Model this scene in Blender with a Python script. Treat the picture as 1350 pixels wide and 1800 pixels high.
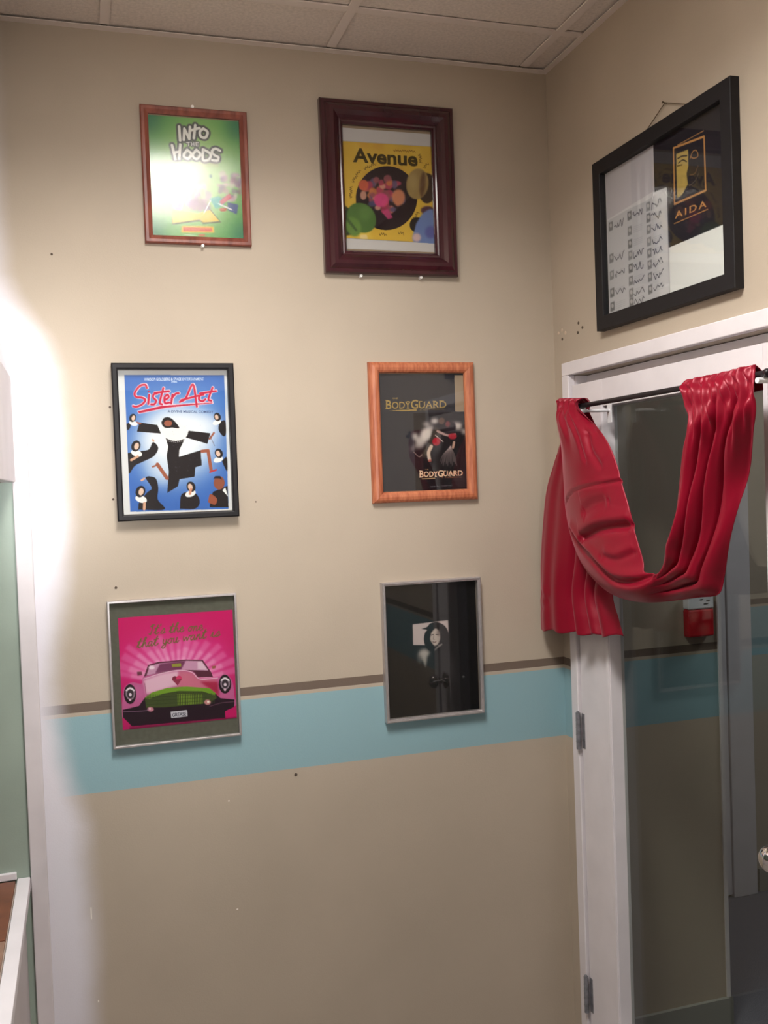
import bpy, bmesh, math, random
import numpy as np
from mathutils import Vector, Matrix

# ------------------------------------------------------------------ clear
for o in list(bpy.data.objects):
    bpy.data.objects.remove(o)
SC = bpy.context.scene
COL = SC.collection
random.seed(4)

# ------------------------------------------------------------------ camera
cd = bpy.data.cameras.new('camera')
cam = bpy.data.objects.new('camera', cd)
COL.objects.link(cam)
r = Vector((0.9542077, -0.2969471, -0.0361948))
u = Vector((0.0431660, 0.0169509, 0.9989241))
f = Vector((0.2960141, 0.9547434, -0.0289927))
cam.matrix_world = Matrix(((r.x, u.x, -f.x, -1.34973), (r.y, u.y, -f.y, -2.60033), (r.z, u.z, -f.z, 1.76), (0, 0, 0, 1)))
cd.sensor_fit = 'VERTICAL'
cd.sensor_height = 24.0
cd.lens = 24.0 * 1710.458 / 1800.0
cd.clip_start = 0.02
SC.camera = cam

# ------------------------------------------------------------------ world, exposure, big lights
w = bpy.data.worlds.new('world')
SC.world = w
w.use_nodes = True
w.node_tree.nodes['Background'].inputs[0].default_value = (0.62, 0.66, 0.75, 1)
w.node_tree.nodes['Background'].inputs[1].default_value = 0.06
SC.view_settings.view_transform = 'Standard'
SC.view_settings.look = 'None'
SC.view_settings.gamma = 1.0
SC.view_settings.use_curve_mapping = False
SC.view_settings.exposure = 0.08

TROFFER = 9.5            # brightness of the ceiling light's diffuser (its builder is below)


def area(name, loc, target, sx, sy, power, color, spread=180):
    ld = bpy.data.lights.new(name, 'AREA')
    ld.shape = 'RECTANGLE'
    ld.size = sx
    ld.size_y = sy
    ld.energy = power
    ld.color = color
    ld.spread = math.radians(spread)
    o = bpy.data.objects.new(name, ld)
    COL.objects.link(o)
    o.location = loc
    d = Vector(target) - Vector(loc)
    o.rotation_euler = d.to_track_quat('-Z', 'Y').to_euler()
    return o


# unseen fill lights added behind the camera to brighten the back wall's left side
area('left_fill_broad', (-1.40, -4.3, 1.9), (-1.05, 0, 1.95), 0.3, 0.5, 2.4, (1.0, 0.98, 0.95), 32)
area('left_fill_high', (-1.46, -4.3, 1.6), (-1.475, 0, 1.90), 0.12, 0.6, 0.55, (1.0, 1.0, 1.0), 8)
# the downward beam of the ceiling light
area('ceiling_beam', (-1.05, -1.25, 2.93), (-1.05, -1.25, 0), 0.34, 0.7, 32.0, (1.0, 0.96, 0.92), 152)
# unseen soft fill added for the rest of the room behind the photographer
area('room_fill', (-0.9, -3.9, 2.7), (-0.9, -0.2, 0.9), 1.2, 0.6, 1.5, (1.0, 0.95, 0.92))
# unseen dim light added for the hall beyond the glass door, and one for the room behind the counter
area('hall_fill', (1.7, -0.6, 2.8), (1.3, -0.2, 0), 0.5, 0.5, 12.0, (0.92, 0.95, 1.0))
area('counter_room_light', (-2.2, -0.9, 2.7), (-2.0, -0.5, 0), 0.6, 0.6, 6.0, (0.95, 1.0, 0.97))


# ------------------------------------------------------------------ helpers
def lin(c):
    c = np.asarray(c, float) / 255.0
    return np.where(c <= 0.04045, c / 12.92, ((c + 0.055) / 1.055) ** 2.4)


def L4(c):
    a = lin(c)
    return (float(a[0]), float(a[1]), float(a[2]), 1.0)


def mat(name, col, rough=0.5, metal=0.0, noise=0.0, nscale=30, bump=0.0, bscale=200, coat=0.0, spec=None, stretch=None, col2=None):
    m = bpy.data.materials.new(name)
    m.use_nodes = True
    nt = m.node_tree
    b = nt.nodes['Principled BSDF']
    b.inputs['Roughness'].default_value = rough
    b.inputs['Metallic'].default_value = metal
    if coat:
        b.inputs['Coat Weight'].default_value = coat
        b.inputs['Coat Roughness'].default_value = 0.08
    if spec is not None:
        b.inputs['Specular IOR Level'].default_value = spec
    b.inputs['Base Color'].default_value = L4(col)
    tc = nt.nodes.new('ShaderNodeTexCoord')
    src = tc.outputs['Object']
    if stretch:
        mp = nt.nodes.new('ShaderNodeMapping')
        mp.inputs['Scale'].default_value = stretch
        nt.links.new(src, mp.inputs[0])
        src = mp.outputs[0]
    if noise or col2:
        n = nt.nodes.new('ShaderNodeTexNoise')
        n.inputs['Scale'].default_value = nscale
        n.inputs['Detail'].default_value = 5
        nt.links.new(src, n.inputs['Vector'])
        rp = nt.nodes.new('ShaderNodeValToRGB')
        rp.color_ramp.elements[0].position = 0.32
        rp.color_ramp.elements[1].position = 0.68
        c2 = col2 if col2 else [max(0, x * (1 - noise)) for x in col]
        rp.color_ramp.elements[0].color = L4(c2)
        rp.color_ramp.elements[1].color = L4(col if col2 else [min(255, x * (1 + noise * .4)) for x in col])
        nt.links.new(n.outputs['Fac'], rp.inputs[0])
        nt.links.new(rp.outputs[0], b.inputs['Base Color'])
    if bump:
        n2 = nt.nodes.new('ShaderNodeTexNoise')
        n2.inputs['Scale'].default_value = bscale
        n2.inputs['Detail'].default_value = 3
        nt.links.new(src, n2.inputs['Vector'])
        bp = nt.nodes.new('ShaderNodeBump')
        bp.inputs['Strength'].default_value = bump
        bp.inputs['Distance'].default_value = 0.002
        nt.links.new(n2.outputs['Fac'], bp.inputs['Height'])
        nt.links.new(bp.outputs[0], b.inputs['Normal'])
    return m


def tag(o, label=None, cat=None, group=None, kind=None):
    if label: o['label'] = label
    if cat: o['category'] = cat
    if group: o['group'] = group
    if kind: o['kind'] = kind
    return o


def thing(name, loc, label=None, cat=None, group=None, kind=None):
    o = bpy.data.objects.new(name, None)
    o.empty_display_size = 0.05
    o.location = loc
    COL.objects.link(o)
    return tag(o, label, cat, group, kind)


def worldloc(o):
    v = Vector((0, 0, 0))
    while o:
        v += o.location
        o = o.parent
    return v


def link(name, me, m, parent=None, origin=None, smooth=False):
    """me is in world coordinates; the object's own origin is put at the middle of its base"""
    mats = m if isinstance(m, (list, tuple)) else [m]
    for q in mats:
        if q: me.materials.append(q)
    co = np.empty(len(me.vertices) * 3, 'f')
    me.vertices.foreach_get('co', co)
    co = co.reshape(-1, 3)
    if origin is None:
        lo, hi = co.min(0), co.max(0)
        origin = ((lo[0] + hi[0]) / 2, (lo[1] + hi[1]) / 2, lo[2])
    co = co - np.array(origin, 'f')
    me.vertices.foreach_set('co', co.ravel())
    if smooth:
        me.polygons.foreach_set('use_smooth', [True] * len(me.polygons))
    me.update()
    o = bpy.data.objects.new(name, me)
    COL.objects.link(o)
    if parent:
        o.parent = parent
        o.location = Vector(origin) - worldloc(parent)
    else:
        o.location = origin
    return o


def bm_box(bm, a, b, bev=0.0, mi=0):
    lo = [min(a[i], b[i]) for i in range(3)]
    hi = [max(a[i], b[i]) for i in range(3)]
    g = bmesh.ops.create_cube(bm, size=1.0)
    for v in g['verts']:
        v.co = Vector([lo[i] + (v.co[i] + .5) * (hi[i] - lo[i]) for i in range(3)])
    fs = {fc for v in g['verts'] for fc in v.link_faces}
    for fc in fs: fc.material_index = mi
    if bev:
        es = list({e for v in g['verts'] for e in v.link_edges})
        bmesh.ops.bevel(bm, geom=es, offset=bev, segments=2, affect='EDGES', profile=0.5)


def fin(bm, name):
    bmesh.ops.recalc_face_normals(bm, faces=bm.faces)
    me = bpy.data.meshes.new(name)
    bm.to_mesh(me)
    bm.free()
    return me


def box(name, a, b, m, parent=None, bev=0.0):
    bm = bmesh.new()
    bm_box(bm, a, b, bev)
    return link(name, fin(bm, name), m, parent)


def cyl(bm, p0, p1, r0, r1=None, seg=20):
    r1 = r0 if r1 is None else r1
    p0, p1 = Vector(p0), Vector(p1)
    d = p1 - p0
    g = bmesh.ops.create_cone(bm, cap_ends=True, segments=seg, radius1=r0, radius2=r1, depth=d.length)
    q = d.to_track_quat('Z', 'Y').to_matrix().to_4x4()
    bmesh.ops.transform(bm, verts=g['verts'], matrix=Matrix.Translation((p0 + p1) / 2) @ q)


def ball(bm, c, rad, sc=(1, 1, 1), seg=20):
    g = bmesh.ops.create_uvsphere(bm, u_segments=seg, v_segments=seg // 2, radius=rad)
    for v in g['verts']:
        v.co = Vector((v.co.x * sc[0] + c[0], v.co.y * sc[1] + c[1], v.co.z * sc[2] + c[2]))


def catmull(P, n=8):
    P = [np.array(q, float) for q in P]
    if len(P) < 3: return P
    Q = [2 * P[0] - P[1]] + P + [2 * P[-1] - P[-2]]
    out = []
    for i in range(1, len(Q) - 2):
        for k in range(n):
            t = k / n
            a, b, c, d = Q[i - 1], Q[i], Q[i + 1], Q[i + 2]
            out.append(.5 * (2 * b + (c - a) * t + (2 * a - 5 * b + 4 * c - d) * t * t + (3 * b - a - 3 * c + d) * t ** 3))
    out.append(P[-1])
    return out


# ------------------------------------------------------------------ flat print: a tiny rasteriser into vertex colours
def homog(src, dst):
    A, B = [], []
    for (x, y), (U, V) in zip(src, dst):
        A.append([x, y, 1, 0, 0, 0, -U * x, -U * y]); B.append(U)
        A.append([0, 0, 0, x, y, 1, -V * x, -V * y]); B.append(V)
    h = np.linalg.solve(np.array(A, float), np.array(B, float))
    return np.append(h, 1).reshape(3, 3)


def glyph_tris(text, bold=0.0, shear=0.0, space=1.0):
    cu = bpy.data.curves.new('type', 'FONT')
    cu.body = text
    cu.size = 1.0
    cu.offset = bold
    cu.shear = shear
    cu.space_character = space
    cu.resolution_u = 4
    o = bpy.data.objects.new('type', cu)
    COL.objects.link(o)
    bpy.context.view_layer.update()
    ev = o.evaluated_get(bpy.context.evaluated_depsgraph_get())
    me = ev.to_mesh()
    me.calc_loop_triangles()
    co = np.array([v.co[:2] for v in me.vertices])
    tr = [co[list(t.vertices)] for t in me.loop_triangles]
    ev.to_mesh_clear()
    bpy.data.objects.remove(o)
    bpy.data.curves.remove(cu)
    return np.array(tr)


class Canvas:
    def __init__(s, quad, w, h, bg, step=0.00105, ss=2):
        s.w, s.h = w, h
        s.nx, s.ny = int(w / step), int(h / step)
        s.ss = ss
        s.W, s.H = s.nx * ss, s.ny * ss
        s.img = np.empty((s.H, s.W, 3))
        s.img[:] = np.array(bg, float)
        s.M = homog(quad, [(0, 0), (s.W, 0), (s.W, s.H), (0, s.H)])
        q = np.array(quad, float)
        s.k = s.W / np.linalg.norm(q[1] - q[0])       # canvas pixels per tracing unit

    def T(s, P):
        P = np.array(P, float).reshape(-1, 2)
        q = np.c_[P, np.ones(len(P))] @ s.M.T
        return q[:, :2] / q[:, 2:3]

    def put(s, mask, x0, y0, col, alpha):
        h, w = mask.shape
        a = (mask * alpha)[..., None]
        v = s.img[y0:y0 + h, x0:x0 + w]
        v[:] = v * (1 - a) + np.array(col, float) * a

    def clip(s, P, pad):
        x0 = max(0, int(P[:, 0].min() - pad)); x1 = min(s.W, int(P[:, 0].max() + pad) + 2)
        y0 = max(0, int(P[:, 1].min() - pad)); y1 = min(s.H, int(P[:, 1].max() + pad) + 2)
        return x0, y0, x1, y1

    @staticmethod
    def blur(m, rad):
        r_ = max(1, int(rad))
        for _ in range(3):
            for ax in (0, 1):
                c = np.cumsum(np.pad(m, [(r_ + 1, r_) if a == ax else (0, 0) for a in (0, 1)], mode='edge'), axis=ax)
                n = m.shape[ax]
                if ax == 0: m = (c[2 * r_ + 1:2 * r_ + 1 + n] - c[:n]) / (2 * r_ + 1)
                else: m = (c[:, 2 * r_ + 1:2 * r_ + 1 + n] - c[:, :n]) / (2 * r_ + 1)
        return m

    def poly(s, pts, col, alpha=1.0, blur=0, smooth=False, raw=False):
        if smooth: pts = catmull(list(pts) + [pts[0]], 6)
        P = np.array(pts) if raw else s.T(pts)
        b = blur * s.k
        x0, y0, x1, y1 = s.clip(P, 3 * b + 2)
        if x1 <= x0 or y1 <= y0: return
        X, Y = np.meshgrid(np.arange(x0, x1) + .5, np.arange(y0, y1) + .5)
        m = np.zeros(X.shape, bool)
        n = len(P)
        for i in range(n):
            ax, ay = P[i]; bx, by = P[(i + 1) % n]
            if ay == by: continue
            c = ((ay > Y) != (by > Y)) & (X < (bx - ax) * (Y - ay) / (by - ay) + ax)
            m ^= c
        m = m.astype(float)
        if b >= 1: m = s.blur(m, b)
        s.put(m, x0, y0, col, alpha)

    def ell(s, cx, cy, rx, ry, col, alpha=1.0, blur=0, rot=0):
        a = np.linspace(0, 2 * np.pi, 40)[:-1]
        c, d = math.cos(math.radians(rot)), math.sin(math.radians(rot))
        s.poly([(cx + rx * math.cos(t) * c - ry * math.sin(t) * d, cy + rx * math.cos(t) * d + ry * math.sin(t) * c) for t in a], col, alpha, blur)

    def stroke(s, pts, wd, col, alpha=1.0, smooth=True, blur=0):
        if smooth and len(pts) > 2: pts = catmull(pts, 6)
        P = s.T(pts)
        rad = max(wd * s.k / 2, .7)
        b = blur * s.k
        x0, y0, x1, y1 = s.clip(P, rad + 2 + 3 * b)
        if x1 <= x0 or y1 <= y0: return
        X, Y = np.meshgrid(np.arange(x0, x1) + .5, np.arange(y0, y1) + .5)
        D = np.full(X.shape, 1e9)
        for a, c in zip(P[:-1], P[1:]):
            d = c - a
            t = np.clip(((X - a[0]) * d[0] + (Y - a[1]) * d[1]) / max(d @ d, 1e-9), 0, 1)
            D = np.minimum(D, np.hypot(X - a[0] - t * d[0], Y - a[1] - t * d[1]))
        m = np.clip(rad - D + .5, 0, 1)
        if b >= 1: m = s.blur(m, b)
        s.put(m, x0, y0, col, alpha)

    def text(s, body, p0, p1, h, col, alpha=1.0, bold=0.0, shear=0.0, space=1.0):
        """baseline from p0 to p1, capital height h, all in tracing units"""
        tr = glyph_tris(body, bold, shear, space)
        xs = tr[..., 0]; lo, hi = xs.min(), xs.max()
        p0, p1 = np.array(p0, float), np.array(p1, float)
        up = np.array([0.0, -h]) / 0.7
        Q = p0 + (tr[..., 0:1] - lo) / (hi - lo) * (p1 - p0) + tr[..., 1:2] * up
        P = s.T(Q.reshape(-1, 2))
        x0, y0, x1, y1 = s.clip(P, 2)
        if x1 <= x0 or y1 <= y0: return
        m = np.zeros((y1 - y0, x1 - x0))
        P = P.reshape(-1, 3, 2)
        for t in P:
            a0 = max(x0, int(t[:, 0].min()) - 1); a1 = min(x1, int(t[:, 0].max()) + 2)
            b0 = max(y0, int(t[:, 1].min()) - 1); b1 = min(y1, int(t[:, 1].max()) + 2)
            if a1 <= a0 or b1 <= b0: continue
            X, Y = np.meshgrid(np.arange(a0, a1) + .5, np.arange(b0, b1) + .5)
            e = []
            for i in range(3):
                a, c = t[i], t[(i + 1) % 3]
                e.append((c[0] - a[0]) * (Y - a[1]) - (c[1] - a[1]) * (X - a[0]))
            k = ((e[0] >= -.2) & (e[1] >= -.2) & (e[2] >= -.2)) | ((e[0] <= .2) & (e[1] <= .2) & (e[2] <= .2))
            v = m[b0 - y0:b1 - y0, a0 - x0:a1 - x0]
            v[:] = np.maximum(v, k)
        s.put(m, x0, y0, col, alpha)

    def mottle(s, amt, cell=12, seed=1):
        rg = np.random.default_rng(seed)
        a = rg.normal(size=(s.H // cell + 2, s.W // cell + 2))
        a = np.kron(a, np.ones((cell, cell)))[:s.H, :s.W]
        a = s.blur(a, cell * .7)
        s.img *= (1 + amt * a)[..., None]

    def build(s, name, o0, ex, ez, m, parent):
        """o0 = top-left corner in the world, ex / ez = unit vectors to the right and up"""
        im = np.clip(s.img, 0, 255).reshape(s.ny, s.ss, s.nx, s.ss, 3).mean((1, 3))
        im = lin(im)
        nx, ny = s.nx, s.ny
        U, V = np.meshgrid(np.linspace(0, s.w, nx), np.linspace(0, s.h, ny))
        o0, ex, ez = map(lambda v: np.array(v, float), (o0, ex, ez))
        co = o0 + U[..., None] * ex - V[..., None] * ez
        idx = np.arange(nx * ny).reshape(ny, nx)
        fa = np.stack([idx[:-1, :-1], idx[1:, :-1], idx[1:, 1:], idx[:-1, 1:]], -1).reshape(-1, 4)
        me = bpy.data.meshes.new(name)
        me.vertices.add(nx * ny)
        me.vertices.foreach_set('co', co.astype('f').ravel())
        me.loops.add(fa.size)
        me.loops.foreach_set('vertex_index', fa.astype('i').ravel())
        me.polygons.add(len(fa))
        me.polygons.foreach_set('loop_start', np.arange(0, fa.size, 4, dtype='i'))
        me.update(calc_edges=True)
        at = me.color_attributes.new('ink', 'FLOAT_COLOR', 'POINT')
        at.data.foreach_set('color', np.concatenate([im.reshape(-1, 3), np.ones((nx * ny, 1))], 1).astype('f').ravel())
        return link(name, me, m, parent)


def ink_mat(name, rough):
    m = bpy.data.materials.new(name)
    m.use_nodes = True
    nt = m.node_tree
    b = nt.nodes['Principled BSDF']
    a = nt.nodes.new('ShaderNodeAttribute')
    a.attribute_name = 'ink'
    n = nt.nodes.new('ShaderNodeTexNoise')
    n.inputs['Scale'].default_value = 500
    mx = nt.nodes.new('ShaderNodeMix')
    mx.data_type = 'RGBA'
    mx.blend_type = 'MULTIPLY'
    mx.inputs[0].default_value = 0.12
    nt.links.new(a.outputs['Color'], mx.inputs[6])
    nt.links.new(n.outputs['Color'], mx.inputs[7])
    nt.links.new(mx.outputs[2], b.inputs['Base Color'])
    b.inputs['Roughness'].default_value = rough
    b.inputs['Specular IOR Level'].default_value = 0.15
    return m


def glass_mat(name, tint, rough, ior=1.5):
    """thin sheet glass: Fresnel mix of a mirror coat and clear (or tinted) transmission"""
    m = bpy.data.materials.new(name)
    m.use_nodes = True
    nt = m.node_tree
    nt.nodes.clear()
    out = nt.nodes.new('ShaderNodeOutputMaterial')
    mix = nt.nodes.new('ShaderNodeMixShader')
    tr = nt.nodes.new('ShaderNodeBsdfTransparent')
    tr.inputs[0].default_value = (*tint, 1)
    gl = nt.nodes.new('ShaderNodeBsdfGlossy')
    gl.inputs['Roughness'].default_value = rough
    lw = nt.nodes.new('ShaderNodeLayerWeight')
    lw.inputs[0].default_value = 0.5
    pw = nt.nodes.new('ShaderNodeMath'); pw.operation = 'POWER'; pw.inputs[1].default_value = 5.0
    ma = nt.nodes.new('ShaderNodeMath'); ma.operation = 'MULTIPLY_ADD'
    r0 = ((ior - 1) / (ior + 1)) ** 2
    ma.inputs[1].default_value = 1 - r0
    ma.inputs[2].default_value = r0
    nt.links.new(lw.outputs['Facing'], pw.inputs[0])
    nt.links.new(pw.outputs[0], ma.inputs[0])
    nt.links.new(ma.outputs[0], mix.inputs[0])
    nt.links.new(tr.outputs[0], mix.inputs[1])
    nt.links.new(gl.outputs[0], mix.inputs[2])
    nt.links.new(mix.outputs[0], out.inputs[0])
    return m


# ------------------------------------------------------------------ materials
TAN = (180, 167, 150)


def wall_paint(name, band=True, base=TAN, edge=None):
    m = mat(name, base, rough=0.62, bump=0.12, bscale=260, noise=0.03, nscale=3)
    if not band: return m
    nt = m.node_tree
    b = nt.nodes['Principled BSDF']
    prev = b.inputs['Base Color'].links[0].from_socket
    geo = nt.nodes.new('ShaderNodeNewGeometry')
    sp = nt.nodes.new('ShaderNodeSeparateXYZ')
    nt.links.new(geo.outputs['Position'], sp.inputs[0])

    def between(a, c):
        g = nt.nodes.new('ShaderNodeMath'); g.operation = 'GREATER_THAN'; g.inputs[1].default_value = a
        l = nt.nodes.new('ShaderNodeMath'); l.operation = 'LESS_THAN'; l.inputs[1].default_value = c
        x = nt.nodes.new('ShaderNodeMath'); x.operation = 'MULTIPLY'
        nt.links.new(sp.outputs['Z'], g.inputs[0]); nt.links.new(sp.outputs['Z'], l.inputs[0])
        nt.links.new(g.outputs[0], x.inputs[0]); nt.links.new(l.outputs[0], x.inputs[1])
        return x.outputs[0]
    for (a, c, colr) in ((0.9915, 1.1935, (138, 172, 180)), (1.2035, 1.2265, (108, 93, 82))):
        mx = nt.nodes.new('ShaderNodeMix')
        mx.data_type = 'RGBA'
        nt.links.new(between(a, c), mx.inputs[0])
        nt.links.new(prev, mx.inputs[6])
        mx.inputs[7].default_value = L4(colr)
        prev = mx.outputs[2]
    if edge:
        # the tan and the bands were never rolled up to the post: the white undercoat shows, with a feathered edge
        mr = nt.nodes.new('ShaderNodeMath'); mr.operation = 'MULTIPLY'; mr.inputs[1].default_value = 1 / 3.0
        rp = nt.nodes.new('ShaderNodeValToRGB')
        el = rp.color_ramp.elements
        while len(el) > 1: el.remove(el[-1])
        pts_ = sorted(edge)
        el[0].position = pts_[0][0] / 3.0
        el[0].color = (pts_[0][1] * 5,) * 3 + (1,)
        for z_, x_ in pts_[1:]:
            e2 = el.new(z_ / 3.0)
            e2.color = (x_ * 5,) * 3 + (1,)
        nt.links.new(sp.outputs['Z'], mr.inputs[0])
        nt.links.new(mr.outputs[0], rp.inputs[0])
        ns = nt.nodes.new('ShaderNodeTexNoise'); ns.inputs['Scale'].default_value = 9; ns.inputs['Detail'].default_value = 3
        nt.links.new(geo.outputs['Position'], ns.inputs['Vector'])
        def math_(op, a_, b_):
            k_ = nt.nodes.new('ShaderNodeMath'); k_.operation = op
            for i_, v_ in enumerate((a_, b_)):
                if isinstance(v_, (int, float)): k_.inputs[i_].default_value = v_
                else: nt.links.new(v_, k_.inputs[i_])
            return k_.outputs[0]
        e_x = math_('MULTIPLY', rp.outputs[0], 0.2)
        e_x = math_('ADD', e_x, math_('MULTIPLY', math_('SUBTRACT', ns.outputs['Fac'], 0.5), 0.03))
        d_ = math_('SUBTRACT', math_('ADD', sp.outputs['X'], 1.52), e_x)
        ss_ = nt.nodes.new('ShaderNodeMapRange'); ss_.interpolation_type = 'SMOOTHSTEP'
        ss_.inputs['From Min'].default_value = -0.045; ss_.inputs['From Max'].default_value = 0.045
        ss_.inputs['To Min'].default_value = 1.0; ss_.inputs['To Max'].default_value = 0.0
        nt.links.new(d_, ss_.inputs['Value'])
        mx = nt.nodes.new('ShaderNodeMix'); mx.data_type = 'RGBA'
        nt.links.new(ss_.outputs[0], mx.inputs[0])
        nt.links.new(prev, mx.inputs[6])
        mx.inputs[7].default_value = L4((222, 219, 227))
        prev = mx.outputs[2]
    nt.links.new(prev, b.inputs['Base Color'])
    return m


M = dict(
    wall=wall_paint('tan_wall_paint'),
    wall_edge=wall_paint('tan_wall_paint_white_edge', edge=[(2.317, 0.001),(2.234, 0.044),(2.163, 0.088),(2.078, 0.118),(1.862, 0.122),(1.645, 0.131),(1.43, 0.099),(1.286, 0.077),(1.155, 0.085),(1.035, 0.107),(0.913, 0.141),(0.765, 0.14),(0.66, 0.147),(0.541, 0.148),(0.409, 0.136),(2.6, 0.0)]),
    plain=mat('tan_wall_paint_plain', TAN, 0.62, bump=0.12, bscale=260, noise=0.03, nscale=3),
    white=mat('white_gloss_trim_paint', (224, 219, 223), 0.38, noise=0.03, nscale=8, bump=0.08, bscale=90),
    postwhite=mat('greyish_white_trim_paint', (212, 205, 208), 0.5, noise=0.04, nscale=8),  # post: slightly greyer white than the other trim
    lilac=mat('pale_lilac_wall_paint', (205, 198, 200), 0.6, bump=0.1, noise=0.03, nscale=4),
    green=mat('sage_green_wall_paint', (150, 164, 152), 0.55, bump=0.1, noise=0.05, nscale=5),
    tile_brown=mat('brown_counter_tile', (128, 76, 52), 0.35, col2=(98, 56, 38), nscale=14),
    tile_tan=mat('tan_counter_tile', (150, 118, 100), 0.4, col2=(132, 100, 82), nscale=14),
    grout=mat('grout', (176, 160, 148), 0.8),
    ceil=mat('mineral_fibre_tile', (222, 212, 204), 0.9, bump=0.5, bscale=420, noise=0.06, nscale=120),
    grid=mat('ceiling_grid_metal', (222, 212, 206), 0.5),
    dark=mat('ceiling_void', (60, 54, 50), 0.9),
    carpet=mat('blue_grey_carpet', (118, 116, 128), 0.95, bump=0.8, bscale=700, noise=0.25, nscale=350),
    vinyl=mat('pale_floor_vinyl', (130, 122, 116), 0.6, noise=0.06, nscale=6),
    baseb=mat('grey_vinyl_base', (150, 148, 140), 0.5),
    ink=ink_mat('printed_paper', 0.45),
    ink_gloss=ink_mat('printed_glossy_paper', 0.35),
    pane=glass_mat('picture_glass', (0.97, 0.98, 0.97), 0.02),
    pane_soft=glass_mat('scuffed_picture_plastic', (0.97, 0.98, 0.97), 0.15, 1.5),
    doorglass=glass_mat('door_glass', (0.86, 0.88, 0.86), 0.004, 1.5),
    black=mat('black_lacquered_frame', (26, 24, 27), 0.5, spec=0.25, noise=0.1, nscale=40),
    blackflat=mat('black_flat_frame', (28, 26, 29), 0.55, spec=0.3, noise=0.1, nscale=40),
    cherry=mat('dark_cherry_wood', (66, 28, 36), 0.24, col2=(54, 22, 30), nscale=3, coat=0.4, stretch=(6, 6, 1)),
    redwood=mat('reddish_brown_wood', (148, 84, 68), 0.38, col2=(112, 58, 48), nscale=12, stretch=(5, 5, 1.2)),
    oak=mat('honey_oak_wood', (196, 122, 86), 0.42, col2=(160, 86, 58), nscale=16, stretch=(8, 8, 1.0)),
    silver=mat('brushed_aluminium', (186, 180, 180), 0.3, metal=0.55, noise=0.05, nscale=60),
    chrome=mat('polished_chrome', (225, 222, 220), 0.08, metal=1.0),
    steel=mat('dull_steel', (128, 128, 134), 0.4, metal=0.2, noise=0.2, nscale=60),
    iron=mat('black_iron', (34, 30, 34), 0.4, metal=0.3),
    paper=mat('cream_backing_paper', (205, 198, 196), 0.8, noise=0.02, nscale=20),
    board=mat('brown_backing_board', (150, 128, 105), 0.9),
    wire=mat('picture_wire', (110, 96, 80), 0.4, metal=0.6),
    pin=mat('white_plastic_pin', (240, 238, 235), 0.3),
    hole=mat('dark_hole', (84, 72, 62), 0.9),
    chip=mat('bare_plaster', (238, 232, 224), 0.8),
    spackle=mat('filler_patch', (196, 178, 158), 0.8),
    clearp=mat('translucent_white_plastic', (225, 225, 228), 0.2, spec=0.6),
    redbox=mat('red_enamel', (190, 24, 36), 0.4, noise=0.1, nscale=30),
    whitecap=mat('white_card', (225, 226, 232), 0.5),
)
# satin
mt = mat('crimson_satin', (128, 8, 34), 0.36, bump=0.12, bscale=900)
b = mt.node_tree.nodes['Principled BSDF']
b.inputs['Sheen Weight'].default_value = 0.25
b.inputs['Sheen Roughness'].default_value = 0.35
b.inputs['Sheen Tint'].default_value = (1.0, 0.35, 0.45, 1)
b.inputs['Specular IOR Level'].default_value = 0.55
b.inputs['Specular Tint'].default_value = (1.0, 0.45, 0.5, 1)
b.inputs['Anisotropic'].default_value = 0.4
M['satin'] = mt
# lit diffuser
me_ = bpy.data.materials.new('lit_acrylic_diffuser')
me_.use_nodes = True
e_ = me_.node_tree.nodes['Principled BSDF']
e_.inputs['Base Color'].default_value = (0.9, 0.9, 0.9, 1)
e_.inputs['Emission Color'].default_value = (1.0, 0.945, 0.88, 1)
e_.inputs['Emission Strength'].default_value = TROFFER
M['lamp'] = me_

H = 2.94

# ------------------------------------------------------------------ setting: room shell
def struct(name, a, b, m):
    return tag(box(name, a, b, m), kind='structure')


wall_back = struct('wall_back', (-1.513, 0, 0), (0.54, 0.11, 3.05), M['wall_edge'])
struct('wall_back_counter_room', (-3.2, 0, 0), (-1.513, 0.11, 2.058), M['green'])
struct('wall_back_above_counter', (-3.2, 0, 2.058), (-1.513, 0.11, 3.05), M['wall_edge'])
struct('wall_rear', (-3.2, -4.6, 0), (3.0, -4.5, 3.05), M['plain'])
# right wall around the door opening
DY0, DY1, DZ = -0.118, -1.062, 2.048
bm = bmesh.new()
bm_box(bm, (0, 0, 0), (0.11, DY0, 3.05))
bm_box(bm, (0, DY0, DZ), (0.11, DY1, 3.05))
bm_box(bm, (0, DY1, 0), (0.11, -4.5, 3.05))
wall_right = tag(link('wall_right', fin(bm, 'wall_right'), M['wall']), kind='structure')
# left wall with the counter opening
OY = -1.9
bm = bmesh.new()
bm_box(bm, (-1.56, 0, 1.797), (-1.535, OY, 3.05))
bm_box(bm, (-1.545, OY, 0), (-1.52, -4.5, 3.05))
wall_left = tag(link('wall_left', fin(bm, 'wall_left'), M['plain']), kind='structure')
tag(box('wall_left_below_counter', (-1.53, -0.001, 0), (-1.545, OY, 0.772), M['lilac']), kind='structure')
tag(box('trim_1', (-1.5345, -0.0, 1.797), (-1.505, OY - 0.03, 2.058), M['white'], bev=0.002), kind='structure')       # header board
tag(box('trim_2', (-1.5125, -0.0, 0), (-1.4725, -0.014, 2.057), M['postwhite'], bev=0.0025), kind='structure')           # post beside the opening
tag(box('trim_3', (-1.545, -0.001, 0.772), (-1.514, OY, 0.8), M['white'], bev=0.002), kind='structure')             # white counter edge
tag(box('trim_4', (-3.0, -0.012, 0.8), (-1.546, -0.0, 0.818), M['white'], bev=0.002), kind='structure')             # strip where counter meets wall
struct('wall_left_counter_room', (-3.3, 0.11, 0), (-3.2, -4.6, 3.05), M['green'])
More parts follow.
